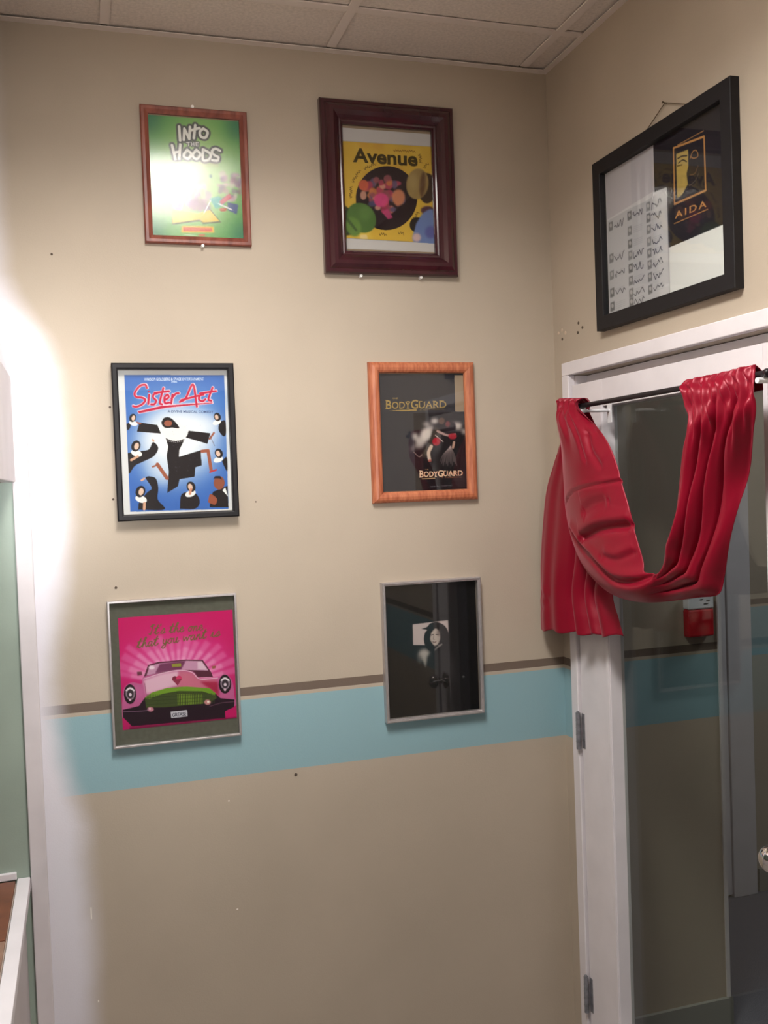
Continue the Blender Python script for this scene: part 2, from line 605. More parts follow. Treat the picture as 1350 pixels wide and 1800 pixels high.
# tiled counter beyond the opening
ct = thing('tiled_counter', (-1.85, -0.9, 0.0), 'brown tiled counter top inside the opening at the left edge, behind the white counter edging', 'counter')
box('worktop', (-2.16, -0.013, 0.74), (-1.547, OY, 0.793), M['grout'], ct)
box('cabinet', (-2.12, -0.03, 0.0), (-1.63, OY + 0.02, 0.739), M['lilac'], ct)
ty = -0.016
k = 0
while ty > OY + 0.1:
    for j in range(2):
        x1 = -1.549 - j * 0.304
        t = box('tile', (x1, ty, 0.7932), (x1 - 0.299, ty - 0.338, 0.8), M['tile_brown'] if (k + j) % 2 == 0 else M['tile_tan'], ct, bev=0.001)
    ty -= 0.343
    k += 1
# floor
struct('floor', (-3.3, 0.11, -0.1), (0.05, -4.6, 0.0), M['vinyl'])
struct('floor_hall', (0.05, 1.6, -0.1), (3.0, -4.6, 0.0), M['carpet'])
# hall beyond the glass door
struct('wall_hall_end', (0.55, 0.8, 0), (3.0, 0.9, 3.05), M['wall'])
struct('wall_hall_return', (0.43, 0.11, 0), (0.54, 0.8, 3.05), M['plain'])
struct('wall_hall_side', (2.9, 0.8, 0), (3.0, -4.6, 3.05), M['plain'])
struct('baseboard_hall_back', (0.11, -0.012, 0), (0.552, 0.0, 0.095), M['baseb'])
struct('baseboard_hall_return', (0.541, -0.012, 0), (0.553, 0.79, 0.095), M['baseb'])
struct('baseboard_back', (-1.47, -0.012, 0), (0.0, 0.0, 0.095), M['baseb'])
struct('baseboard_hall_end', (1.285, 0.788, 0), (2.9, 0.8, 0.095), M['baseb'])
tag(box('trim_5', (0.536, -0.006, 0), (0.548, 0.006, 3.0), M['white']), kind='structure')      # corner guard on the wall end
d2 = thing('door_2', (0.85, 0.79, 0), kind='structure')
box('door_casing', (1.15, 0.8, 0), (1.265, 0.775, 2.1), M['white'], d2, bev=0.003)
box('door_casing', (0.56, 0.8, 2.1), (1.265, 0.775, 2.2), M['white'], d2, bev=0.003)
box('door_leaf', (0.56, 0.798, 0.012), (1.149, 0.785, 2.095), M['white'], d2)

# ceiling: slab, grid and tiles
ceiling = struct('ceiling', (-3.3, 1.6, 3.0), (3.0, -4.6, 3.1), M['dark'])
GX = [-1.831, -1.2435, -0.6555, -0.085]
GY = [-0.2435, -0.8535, -1.4635, -2.0735, -2.6835, -3.2935, -3.9035]
FL = 0.012


def grid_bar(a, b):
    bm = bmesh.new()
    bm_box(bm, a, b)
    return link('grid_bar', fin(bm, 'grid_bar'), M['grid'], ceiling)


for gx in GX[1:]:
    grid_bar((gx - FL, -0.034, H), (gx + FL, -4.5, H + 0.004))
for gy in GY:
    grid_bar((-1.52, gy - FL, H + 0.0006), (0, gy + FL, H + 0.0046))
grid_bar((-1.52, 0, H - 0.001), (0, -0.024, H + 0.0012))
grid_bar((-0.02, -0.024, H - 0.001), (0, -4.5, H + 0.0012))
xs = [-1.52] + [g for g in GX[1:]] + [0.0]
ys = [0.0] + GY + [-4.5]
for i in range(len(xs) - 1):
    for j in range(len(ys) - 1):
        x0, x1, y0, y1 = xs[i], xs[i + 1], ys[j], ys[j + 1]
        if abs(x0 + 1.2435) < 1e-3 and j in (2, 3): continue          # the light sits here
        if x1 - x0 < .03: continue
        box('ceiling_tile', (x0 + .0085 + (0 if i else -.008), y0 - (.0085 if j else 0.001), H + .007), (x1 - (.0085 if i < 3 else 0.001), y1 + .0085, H + .022), M['ceil'], ceiling)
struct('ceiling_hall', (0.11, 1.6, H), (3.0, -4.5, H + .03), M['ceil'])
struct('ceiling_counter_room', (-3.2, 0.0, H), (-1.62, -4.5, H + .03), M['ceil'])

tl = thing('ceiling_light', (-0.95, -1.46, H - 0.01), 'recessed rectangular fluorescent ceiling light with white frame and glowing diffuser', 'light')
bm = bmesh.new()
X0, X1, Y0, Y1 = -1.231, -0.668, -0.866, -2.061
bm_box(bm, (X0, Y0, H + .001), (X0 + .025, Y1, H + .04))
bm_box(bm, (X1 - .025, Y0, H + .001), (X1, Y1, H + .04))
bm_box(bm, (X0 + .025, Y0, H + .001), (X1 - .025, Y0 - .025, H + .04))
bm_box(bm, (X0 + .025, Y1 + .025, H + .001), (X1 - .025, Y1, H + .04))
link('light_frame', fin(bm, 'light_frame'), M['grid'], tl)
box('glare_cover_end', (X0 + .026, Y1 + .299, H + .004), (X1 - .026, Y1 + .026, H + .03), M['grid'], tl)  # covers added at ends and side to shrink the diffuser and its glare
box('glare_cover_side', (X1 - .074, Y0 - .116, H + .004), (X1 - .026, Y1 + .30, H + .03), M['grid'], tl)
box('glare_cover_end', (X0 + .026, Y0 - .026, H + .004), (X1 - .026, Y0 - .115, H + .03), M['grid'], tl)
box('diffuser', (X0 + .026, Y0 - .116, H + .006), (X1 - .075, Y1 + .30, H + .012), M['lamp'], tl)

# small marks on the walls: holes and chips are parts of the wall
for (x, z, rr) in ((-1.27, 1.982, .003), (-1.272, 1.745, .003), (-1.275, 1.517, .0035), (-0.823, .974, .0045), (-1.395, 2.368, .003), (-0.903, 1.724, .002)):
    bm = bmesh.new()
    cyl(bm, (x, 0.001, z), (x, -0.0012, z), rr, seg=10)
    link('nail_hole', fin(bm, 'nail_hole'), M['hole'], wall_back)
for (x, z, wx, hz) in ((-1.008, .926, .004, .003), (-1.372, .682, .003, .03), (-0.997, .63, .005, .003), (-1.364, .45, .003, .006)):
    bm = bmesh.new()
    bm_box(bm, (x - wx / 2, 0.001, z - hz / 2), (x + wx / 2, -.0008, z + hz / 2), .0003)
    link('paint_chip', fin(bm, 'paint_chip'), M['chip'], wall_back)
for (y, z) in ((-.151, 2.19), (-.173, 2.174), (-.146, 2.164), (-.053, 2.160)):
    bm = bmesh.new()
    cyl(bm, (0.001, y, z), (-0.0012, y, z), .0042, seg=10)
    link('screw_hole', fin(bm, 'screw_hole'), M['hole'], wall_right)
for (y, z) in ((-.052, 2.186), (-.072, 2.175), (-.03, 2.18)):
    bm = bmesh.new()
    ball(bm, (0, y, z), .006, (.2, 1, .9), 12)
    link('filler_patch', fin(bm, 'filler_patch'), M['spackle'], wall_right)

# ------------------------------------------------------------------ glass door in the right wall
d1 = thing('door_1', (0.02, -0.59, 0), kind='structure')
XF = -0.022
box('door_casing', (XF, -0.082, 0), (0.0, -0.12, DZ), M['white'], d1, bev=0.0025)
box('door_casing', (XF, -0.082, DZ), (0.0, -1.098, DZ + .037), M['white'], d1, bev=0.0025)
box('door_casing', (XF, -1.06, 0), (0.0, -1.098, DZ), M['white'], d1, bev=0.0025)
box('door_jamb', (0.001, -0.1181, 0), (0.11, -0.124, DZ - .002), M['white'], d1)
box('door_jamb', (0.001, -1.056, 0), (0.11, -1.0619, DZ - .002), M['white'], d1)
box('door_stop', (0.036, -0.124, 2.0), (0.08, -1.056, DZ - .002), M['white'], d1)
LX0, LX1 = -0.014, 0.030
box('stile', (LX0, -0.127, 0.012), (LX1, -0.292, 2.018), M['white'], d1, bev=0.0015)
box('stile', (LX0, -0.932, 0.012), (LX1, -1.053, 2.018), M['white'], d1, bev=0.0015)
box('rail', (LX0, -0.2921, 1.946), (LX1, -0.9319, 2.018), M['white'], d1, bev=0.0012)
box('rail', (LX0, -0.2921, 0.012), (LX1, -0.9319, 0.215), M['white'], d1, bev=0.0012)
# glazing bead along the stile edges
for (ya, yb, za, zb) in ((-0.276, -0.289, .21, 1.95), (-0.935, -0.948, .21, 1.95)):
    box('glazing_bead', (LX0 - .004, ya, za), (LX0 + .001, yb, zb), M['white'], d1, bev=0.0018)
box('glass_pane', (0.020, -0.2925, 0.216), (0.025, -0.9315, 1.945), M['doorglass'], d1)
for zc in (1.80, 1.036, 0.272):
    bm = bmesh.new()
    bm_box(bm, (XF - .0015, -0.110, zc - .05), (XF + .004, -0.1245, zc + .05), .0005)
    hg = link('hinge', fin(bm, 'hinge'), M['steel'], d1)
    bm = bmesh.new()
    cyl(bm, (XF - .004, -0.1255, zc - .052), (XF - .004, -0.1255, zc + .052), .0068, seg=14)
    for q in (-.03, -.01, .01, .03):
        cyl(bm, (XF - .004, -0.1255, zc + q - .0008), (XF - .004, -0.1255, zc + q + .0008), .0074, seg=14)
    ball(bm, (XF - .004, -0.1255, zc + .053), .005, seg=12)
    link('hinge_pin', fin(bm, 'hinge_pin'), M['steel'], hg)
    box('hinge_leaf', (LX0 - .0015, -0.1275, zc - .05), (LX0 + .001, -0.143, zc + .05), M['steel'], hg, bev=.0004)
kb = None
bm = bmesh.new()
ky, kz = -0.985, 0.982
cyl(bm, (LX0, ky, kz), (LX0 - .008, ky, kz), .033, .031, 32)
kb = link('door_knob', fin(bm, 'door_knob'), M['chrome'], d1, smooth=False)
bm = bmesh.new()
cyl(bm, (LX0 - .008, ky, kz), (LX0 - .03, ky, kz), .012, .010, 24)
ball(bm, (LX0 - .052, ky, kz), .028, (.82, 1, 1), 28)
link('knob_grip', fin(bm, 'knob_grip'), M['chrome'], kb, smooth=True)

# red and white box on the hall wall
rb = thing('alarm_box', (0.46, 0, 1.25), 'small red wall box with white top seen through the door glass below the curtain', 'alarm box')
box('body', (0.413, 0.0, 1.252), (0.506, -0.03, 1.338), M['redbox'], rb, bev=.006)
cp = box('cap', (0.414, 0.0, 1.339), (0.505, -0.031, 1.385), M['whitecap'], rb, bev=.004)
for (x, z, s_) in ((.468, 1.352, .016), (.478, 1.362, .012), (.455, 1.366, .010)):
    box('marking', (x, -.0305, z), (x + s_, -.0318, z + .003), M['iron'], cp)

# ------------------------------------------------------------------ picture frames
def frame_mesh(w, h, prof):
    """mitred moulding; prof = (inset from outer edge, height off wall); local: x right, y out, z up, centred"""
    rings = []
    for (t, d) in prof:
        rings.append([(-w / 2 + t, d, -h / 2 + t), (w / 2 - t, d, -h / 2 + t), (w / 2 - t, d, h / 2 - t), (-w / 2 + t, d, h / 2 - t)])
    vs = [v for rg in rings for v in rg]
    fs = []
    n = len(rings)
    for i in range(n):
        j = (i + 1) % n
        for k in range(4):
            l = (k + 1) % 4
            fs.append((i * 4 + k, i * 4 + l, j * 4 + l, j * 4 + k))
    return vs, fs


def slab(a, b):
    bm = bmesh.new()
    bm_box(bm, a, b)
    return fin(bm, 'slab')


class Pic:
    """a framed picture; R maps local (x right, y out of the wall, z up) to the world"""
    def __init__(s, label, cx, cz, w, h, prof, fm, wall='back', name='framed_poster', cat='framed poster'):
        s.w, s.h, s.wall = w, h, wall
        s.c = (cx, cz)
        base = s.P((0, 0, -h / 2))
        s.o = thing(name, base, label, cat)
        vs, fs = frame_mesh(w, h, prof)
        me = bpy.data.meshes.new('frame')
        me.from_pydata([s.P(v) for v in vs], [], fs)
        bm = bmesh.new(); bm.from_mesh(me)
        bmesh.ops.recalc_face_normals(bm, faces=bm.faces)
        bm.to_mesh(me); bm.free()
        s.frame = link('frame', me, fm, s.o)

    def P(s, v):
        if s.wall == 'back': return (s.c[0] + v[0], -v[1], s.c[1] + v[2])
        return (-v[1], s.c[0] - v[0], s.c[1] + v[2])

    def part(s, name, a, b, m, parent=None):
        return link(name, slab(s.P(a), s.P(b)), m, parent or s.o)

    def ex(s): return (1, 0, 0) if s.wall == 'back' else (0, -1, 0)

    def art(s, name, cv, x0, z1, d, m, parent=None):
        """print whose top-left corner is local (x0, z1), standing d off the wall"""
        return cv.build(name, s.P((x0, d, z1)), s.ex(), (0, 0, 1), m, parent or s.o)


def std_inside(p, b, d_back, d_glass, back_m, glass_m):
    p.part('backing', (-p.w / 2 + b * .5, .002, -p.h / 2 + b * .5), (p.w / 2 - b * .5, d_back, p.h / 2 - b * .5), back_m)
    p.part('glass', (-p.w / 2 + b * .8, d_glass, -p.h / 2 + b * .8), (p.w / 2 - b * .8, d_glass + .0015, p.h / 2 - b * .8), glass_m)


# ---- 1 green poster, reddish wood frame
def art_hoods():
    c = Canvas([(215, 215), (1085, 285), (1140, 1390), (275, 1345)], .236, .308, (92, 158, 92))
    c.ell(680, 800, 420, 560, (158, 206, 112), .8, 120)
    c.ell(680, 820, 260, 400, (214, 236, 180), .7, 120)
    for p in ((240, 250), (1060, 320), (290, 1330), (1120, 1370)):
        c.ell(p[0], p[1], 90, 130, (48, 118, 96), .7, 50)
    Lt = [[(515, 330), (525, 460)], [(560, 455), (565, 350), (612, 448), (618, 335)], [(668, 318), (655, 440)], [(622, 368), (708, 345)],
          [(745, 350), (785, 385), (765, 435), (722, 425), (712, 380), (745, 350)],
          [(450, 505), (482, 635)], [(528, 500), (518, 632)], [(465, 575), (520, 565)],
          [(595, 550), (632, 590), (600, 632), (560, 600), (595, 550)], [(682, 550), (718, 592), (682, 635), (645, 600), (682, 550)],
          [(745, 545), (745, 645), (800, 640), (815, 590), (745, 545)],
          [(905, 560), (860, 540), (828, 565), (850, 600), (888, 620), (880, 652), (832, 648)]]
    Th = [[(585, 480), (620, 478)], [(603, 478), (607, 512)], [(632, 478), (636, 512)], [(656, 478), (658, 512)], [(632, 495), (658, 495)], [(700, 482), (675, 480), (677, 512), (702, 512)], [(676, 496), (696, 496)]]
    for s_ in Lt: c.stroke(s_, 62, (88, 88, 92), .95, smooth=len(s_) > 4, blur=3)
    for s_ in Th: c.stroke(s_, 26, (88, 88, 92), .9, smooth=False, blur=2)
    for s_ in Lt: c.stroke(s_, 25, (246, 244, 242), smooth=len(s_) > 4)
    for s_ in Th: c.stroke(s_, 8, (240, 238, 238), smooth=False)
    for i in range(15):
        x = 468 + i * 29
        c.stroke([(x, 668), (x + 4, 712)], 8, (206, 190, 150), .8)
        c.stroke([(x, 690 + (i % 3) * 9 - 9), (x + 16, 690 + (i % 3) * 9 - 9)], 7, (206, 190, 150), .7)
    rg = random.Random(3)
    for i in range(40):
        c.ell(900 + rg.random() * 200, 780 + rg.random() * 250, 14 + rg.random() * 20, 12 + rg.random() * 24, rg.choice([(150, 96, 120), (205, 160, 180), (120, 90, 130), (220, 190, 200)]), .6, 4)
    for i in range(40):
        c.ell(450 + rg.random() * 370, 880 + rg.random() * 250, 12 + rg.random() * 20, 14 + rg.random() * 30, rg.choice([(160, 120, 176), (196, 160, 196), (130, 96, 150), (226, 200, 216)]), .5, 5)
    c.ell(515, 1040, 48, 90, (112, 96, 176), .9, 6)
    c.ell(690, 1060, 100, 60, (150, 96, 140), .7, 12)
    c.poly([(450, 1110), (458, 1252), (725, 1222), (745, 1250), (925, 1236), (825, 1112), (700, 1150)], (90, 80, 60), .7)
    c.poly([(460, 1105), (462, 1236), (722, 1204), (748, 1232), (905, 1222), (815, 1116), (700, 1150)], (240, 206, 90))
    c.poly([(810, 1010), (900, 985), (960, 1060), (870, 1110)], (70, 176, 176), .9, 4)
    c.poly([(900, 1040), (1000, 960), (1020, 1000), (930, 1070)], (216, 90, 110), .9, 3)
    c.poly([(980, 1045), (1085, 1070), (1070, 1160), (985, 1120)], (66, 80, 150), .9, 4)
    c.stroke([(760, 1140), (820, 1030)], 12, (240, 230, 235))
    c.stroke([(900, 1060), (1020, 1115)], 14, (236, 230, 236))
    c.ell(940, 1115, 36, 16, (200, 90, 70), .9, 3)
    c.poly([(548, 1262), (850, 1270), (860, 1330), (545, 1325)], (240, 190, 70), 1, 5)
    c.poly([(565, 1275), (835, 1285), (838, 1318), (563, 1312)], (214, 84, 56))
    for i in range(9): c.stroke([(585 + i * 28, 1288), (600 + i * 28, 1303)], 7, (245, 200, 150), .8)
    c.stroke([(585, 1345), (680, 1352)], 8, (235, 240, 230), .6)
    c.ell(740, 1352, 34, 10, (214, 90, 60), .8, 2)
    c.ell(818, 800, 15, 18, (46, 110, 80), .9, 1)
    c.ell(818, 800, 6, 8, (120, 190, 150), .9)
    return c


prof = [(0, .0), (0, .013), (.003, .016), (.010, .016), (.0165, .0125), (.0205, .0105), (.0205, .004), (.012, .0)]
p = Pic('framed green poster with white graffiti lettering in thin reddish wood frame', -1.0265, 2.580, .276, .353, prof, M['redwood'])
std_inside(p, .02, .004, .0075, M['board'], M['pane_soft'])
p.art('print', art_hoods(), -.1175, .1535, .0045, M['ink_gloss'])

# ---- 2 yellow poster, wide dark frame
def art_avenue():
    c = Canvas([(292, 308), (992, 372), (1015, 1310), (315, 1278)], .258, .33, (202, 196, 198))
    c.poly([(290, 415), (995, 470), (1015, 1238), (305, 1188)], (214, 174, 66))
    rg = random.Random(8)
    for i in range(26):
        c.ell(300 + rg.random() * 700, 430 + rg.random() * 760, 50, 40, rg.choice([(226, 192, 84), (206, 152, 60), (222, 182, 70)]), .5, 14)
    c.poly([(292, 308), (992, 372), (995, 470), (296, 415)], (202, 196, 198))
    c.stroke([(296, 415), (995, 470)], 5, (180, 172, 170), 1, False)
    c.stroke([(312, 1192), (1012, 1238)], 6, (140, 132, 120), 1, False)
    c.text('Avenue', (378, 582), (888, 622), 108, (62, 50, 22), bold=.030)
    for (a, b_) in (((700, 498), (875, 508)),):
        pts = [(a[0] + i * 9, a[1] + i * .5 + (8 if i % 2 else -9) * (1 if i % 3 else .4)) for i in range(20)]
        c.stroke(pts, 4, (110, 70, 20), .9)
    hs = [[(355, 870), (362, 780)], [(372, 745), (430, 650)], [(465, 640), (560, 600)], [(935, 640), (972, 600)], [(835, 1060), (890, 990)], [(580, 1160), (640, 1165)], [(730, 1150), (775, 1160)], [(905, 530), (915, 600)]]
    for a, b_ in hs:
        a, b_ = np.array(a, float), np.array(b_, float)
        n = int(np.linalg.norm(b_ - a) / 8)
        nn = np.array([-(b_ - a)[1], (b_ - a)[0]]) / np.linalg.norm(b_ - a)
        c.stroke([tuple(a + (b_ - a) * i / n + nn * (11 if i % 2 else -10) * (1 if i % 3 else .4)) for i in range(n + 1)], 4, (70, 50, 20), .85)
    c.ell(640, 875, 243, 255, (38, 26, 34), rot=8)
    c.ell(880, 1090, 60, 60, (30, 24, 26))
    pal = [(190, 90, 84), (210, 130, 110), (150, 80, 90), (96, 84, 120), (206, 150, 130), (170, 60, 90), (70, 70, 110), (200, 120, 70)]
    for i in range(52):
        a = rg.random() * 6.28
        q = rg.random() ** .5
        c.ell(620 + math.cos(a) * 165 * q, 850 + math.sin(a) * 130 * q, 16 + rg.random() * 18, 18 + rg.random() * 20, rg.choice(pal), .9, 4)
    c.ell(460, 770, 40, 44, (206, 96, 70), .95, 4)
    c.ell(598, 890, 58, 56, (214, 70, 130), .95, 5)
    c.ell(735, 870, 52, 66, (206, 130, 96), .95, 6)
    c.poly([(600, 980), (650, 960), (690, 1030), (650, 1045)], (196, 70, 120), .9, 4)
    # plain soft shapes in the colours of the printed figures
    c.ell(960, 800, 70, 120, (60, 44, 38), 1, 4)
    c.ell(885, 765, 88, 122, (158, 132, 84), 1, 3, 8)
    c.ell(925, 770, 22, 100, (96, 66, 50), .8, 6, 5)
    c.ell(850, 745, 36, 60, (182, 158, 108), .6, 14)
    c.poly([(310, 930), (345, 960), (380, 1160), (315, 1170)], (36, 44, 40), 1, 4)
    c.ell(440, 1030, 108, 128, (78, 112, 56), 1, 4, -40)
    c.ell(375, 1100, 60, 80, (104, 136, 66), 1, 6, -20)
    c.ell(470, 990, 50, 60, (98, 134, 70), .7, 14)
    c.poly([(335, 1030), (410, 1130), (395, 1140), (320, 1050)], (60, 84, 50), .8, 4)
    c.poly([(430, 1165), (480, 1165), (490, 1200), (425, 1196)], (230, 206, 150), .9, 3)
    c.ell(960, 975, 50, 34, (80, 46, 60), 1, 5)
    c.poly([(870, 1080), (935, 990), (1015, 985), (1020, 1235), (850, 1225)], (104, 124, 176), 1, 5, smooth=True)
    c.ell(985, 1150, 44, 50, (84, 84, 150), .8, 8)
    c.ell(875, 1190, 34, 34, (216, 180, 176), .9, 6)
    c.poly([(292, 1191), (1015, 1240), (1015, 1330), (292, 1300)], (202, 196, 196))
    return c


prof = [(0, 0), (0, .020), (.004, .026), (.012, .026), (.015, .030), (.024, .037), (.034, .037), (.044, .029), (.052, .021), (.056, .022), (.060, .020), (.0645, .014), (.0645, .004), (.05, 0)]
p = Pic('framed yellow poster with cream margins in wide dark cherry wood frame', -0.4975, 2.574, .387, .472, prof, M['cherry'])
std_inside(p, .064, .004, .009, M['board'], M['pane'])
p.art('print', art_avenue(), -.1285, .1645, .0048, M['ink'])

# ---- 3 blue poster, black box frame
def art_sister():
    c = Canvas([(185, 190), (1108, 210), (1145, 1400), (228, 1428)], .281, .371, (228, 226, 228))
    q = [(247, 232), (1085, 250), (1112, 1388), (288, 1402)]
    c.poly(q, (62, 108, 190))
    c.ell(680, 470, 420, 140, (96, 146, 214), .7, 60)
    c.ell(690, 830, 360, 330, (190, 212, 240), .9, 90)
    c.ell(670, 780, 270, 240, (248, 248, 252), 1, 70)
    c.ell(900, 680, 160, 100, (240, 244, 252), .8, 50)
    c.ell(560, 1060, 120, 110, (225, 235, 248), .7, 50)
    c.text('WHOOPI GOLDBERG & STAGE ENTERTAINMENT', (415, 285), (915, 292), 24, (226, 234, 248), bold=.012)
    c.text('present', (645, 304), (690, 305), 13, (210, 222, 244))
    S = [[(440, 345), (425, 318), (378, 330), (338, 385), (348, 420), (398, 428), (425, 448), (402, 482), (350, 505), (322, 498)],
         [(458, 405), (450, 482)], [(522, 395), (497, 402), (492, 430), (517, 455), (502, 485), (475, 487)],
         [(578, 350), (548, 470), (566, 488)], [(505, 390), (625, 378)], [(590, 452), (622, 430), (612, 406), (588, 430), (592, 478), (628, 474)],
         [(655, 408), (643, 482)], [(647, 440), (680, 402), (706, 396)], [(716, 470), (765, 440), (827, 325), (857, 512)], [(728, 455), (872, 420)],
         [(915, 412), (884, 420), (876, 452), (904, 468), (930, 452)], [(990, 355), (955, 450), (978, 466)], [(885, 402), (1018, 384)]]
    for s_ in S: c.stroke(s_, 27, (238, 206, 220), 1)
    c.poly([(352, 540), (560, 494), (992, 474), (996, 492), (600, 524), (366, 568)], (236, 205, 220))
    for s_ in S: c.stroke([(x - 3, y + 1) for x, y in s_], 17, (204, 36, 72), 1)
    c.poly([(358, 545), (560, 502), (985, 481), (985, 488), (600, 518), (370, 562)], (196, 36, 70))
    c.ell(452, 378, 7, 8, (204, 36, 72))
    c.text('A DIVINE MUSICAL COMEDY', (610, 560), (992, 572), 20, (70, 84, 130), bold=.01)
    K, Wt, Br = (34, 26, 30), (246, 244, 244), (164, 92, 70)
    # leaping robed dancer, plain cut-paper shapes
    c.poly([(590, 770), (750, 790), (705, 880), (700, 940), (885, 885), (890, 1015), (838, 1030), (830, 1110), (705, 1130), (690, 1190), (600, 1245), (615, 1060), (598, 930), (612, 850)], K)
    c.poly([(372, 640), (522, 665), (552, 738), (350, 718)], K)
    c.poly([(785, 718), (965, 742), (940, 832), (760, 775)], K)
    c.ell(668, 720, 112, 82, Wt, 1, 1, 8)
    c.poly([(556, 640), (580, 605), (625, 602), (672, 640), (706, 694), (650, 690), (590, 690), (562, 665)], K, smooth=True)
    c.ell(612, 652, 34, 26, Br)
    c.stroke([(520, 1000), (600, 1120)], 30, Br, 1)
    c.stroke([(480, 1020), (530, 1002)], 14, Br, 1)
    c.stroke([(895, 895), (945, 890), (968, 1050)], 28, Br, 1, False)
    c.stroke([(960, 1072), (1012, 1055)], 15, (190, 60, 70), 1)
    c.stroke([(350, 640), (380, 650)], 14, Br)
    c.stroke([(960, 790), (995, 740)], 16, Br)
    c.stroke([(960, 760), (1000, 850)], 3, (90, 60, 60))
    for i in range(9): c.ell(612 + i * 16, 803 + (4 - abs(i - 4)) * 3, 4, 4, (230, 226, 230))
    rg = random.Random(2)
    for i in range(40): c.ell(450 + rg.random() * 450, 600 + rg.random() * 460, 2.5, 2.5, (150, 140, 170), .7)
    # robed figures around the edge, plain shapes without faces

    def fig(x, y, s_, body, flip=1):
        c.poly(body, K, smooth=True)
        c.ell(x + 5 * flip, y + 62 * s_, 48 * s_, 28 * s_, Wt, 1, 0, 20 * flip)
        c.ell(x, y, 38 * s_, 48 * s_, K, 1, 0, 20 * flip)
        c.ell(x + 6 * flip, y + 2 * s_, 20 * s_, 30 * s_, (232, 196, 176), 1, 0, 15 * flip)
    fig(315, 600, .75, [(262, 650), (300, 640), (290, 690), (268, 700)])
    fig(340, 840, 1.0, [(268, 900), (380, 885), (450, 870), (485, 810), (528, 860), (490, 930), (400, 975), (330, 1010), (280, 1075), (270, 980)])
    fig(375, 1230, 1.05, [(355, 1385), (365, 1320), (430, 1240), (470, 1200), (420, 1110), (500, 1115), (525, 1200), (520, 1300), (575, 1385)])
    fig(800, 1195, .95, [(705, 1380), (720, 1260), (800, 1240), (850, 1265), (872, 1330), (830, 1382)], -1)
    fig(1025, 605, .75, [(1040, 650), (1090, 640), (1095, 750), (1070, 768), (1035, 715)], -1)
    fig(1035, 915, .85, [(1060, 980), (1100, 950), (1105, 1065), (1085, 1040)], -1)
    c.poly([(960, 1290), (985, 1240), (1060, 1210), (1105, 1190), (1112, 1375), (955, 1372)], K)
    c.ell(1035, 1165, 46, 58, (150, 84, 62), 1)
    c.poly([(985, 1135), (1000, 1108), (1045, 1108), (1062, 1140), (1040, 1128), (1000, 1126)], K)
    c.poly([(1062, 1230), (1085, 1205), (1110, 1285)], Wt)
    c.poly([(940, 1330), (960, 1260), (1015, 1300), (1000, 1350)], (160, 84, 60), smooth=True)
    c.stroke([(300, 960), (355, 930)], 20, (222, 170, 140))
    c.stroke([(405, 1380), (408, 1330)], 22, (222, 170, 140))
    c.stroke([(490, 800), (482, 790)], 14, (222, 170, 140))
    c.stroke([(385, 1135), (408, 1120)], 16, (222, 170, 140))
    c.stroke([(790, 1255), (800, 1215)], 20, (222, 150, 120))
    c.poly([(185, 190), (247, 232), (288, 1402), (228, 1440), (180, 1440)], (228, 226, 228))
    return c


prof = [(0, 0), (0, .027), (.003, .029), (.012, .029), (.0155, .027), (.0155, .004), (.008, 0)]
p = Pic('framed blue poster with red script title and dancing robed figures in black box frame', -1.108, 1.890, .311, .404, prof, M['black'])
std_inside(p, .015, .004, .0185, M['board'], M['pane'])
p.art('print', art_sister(), -.1405, .1855, .0048, M['ink'])

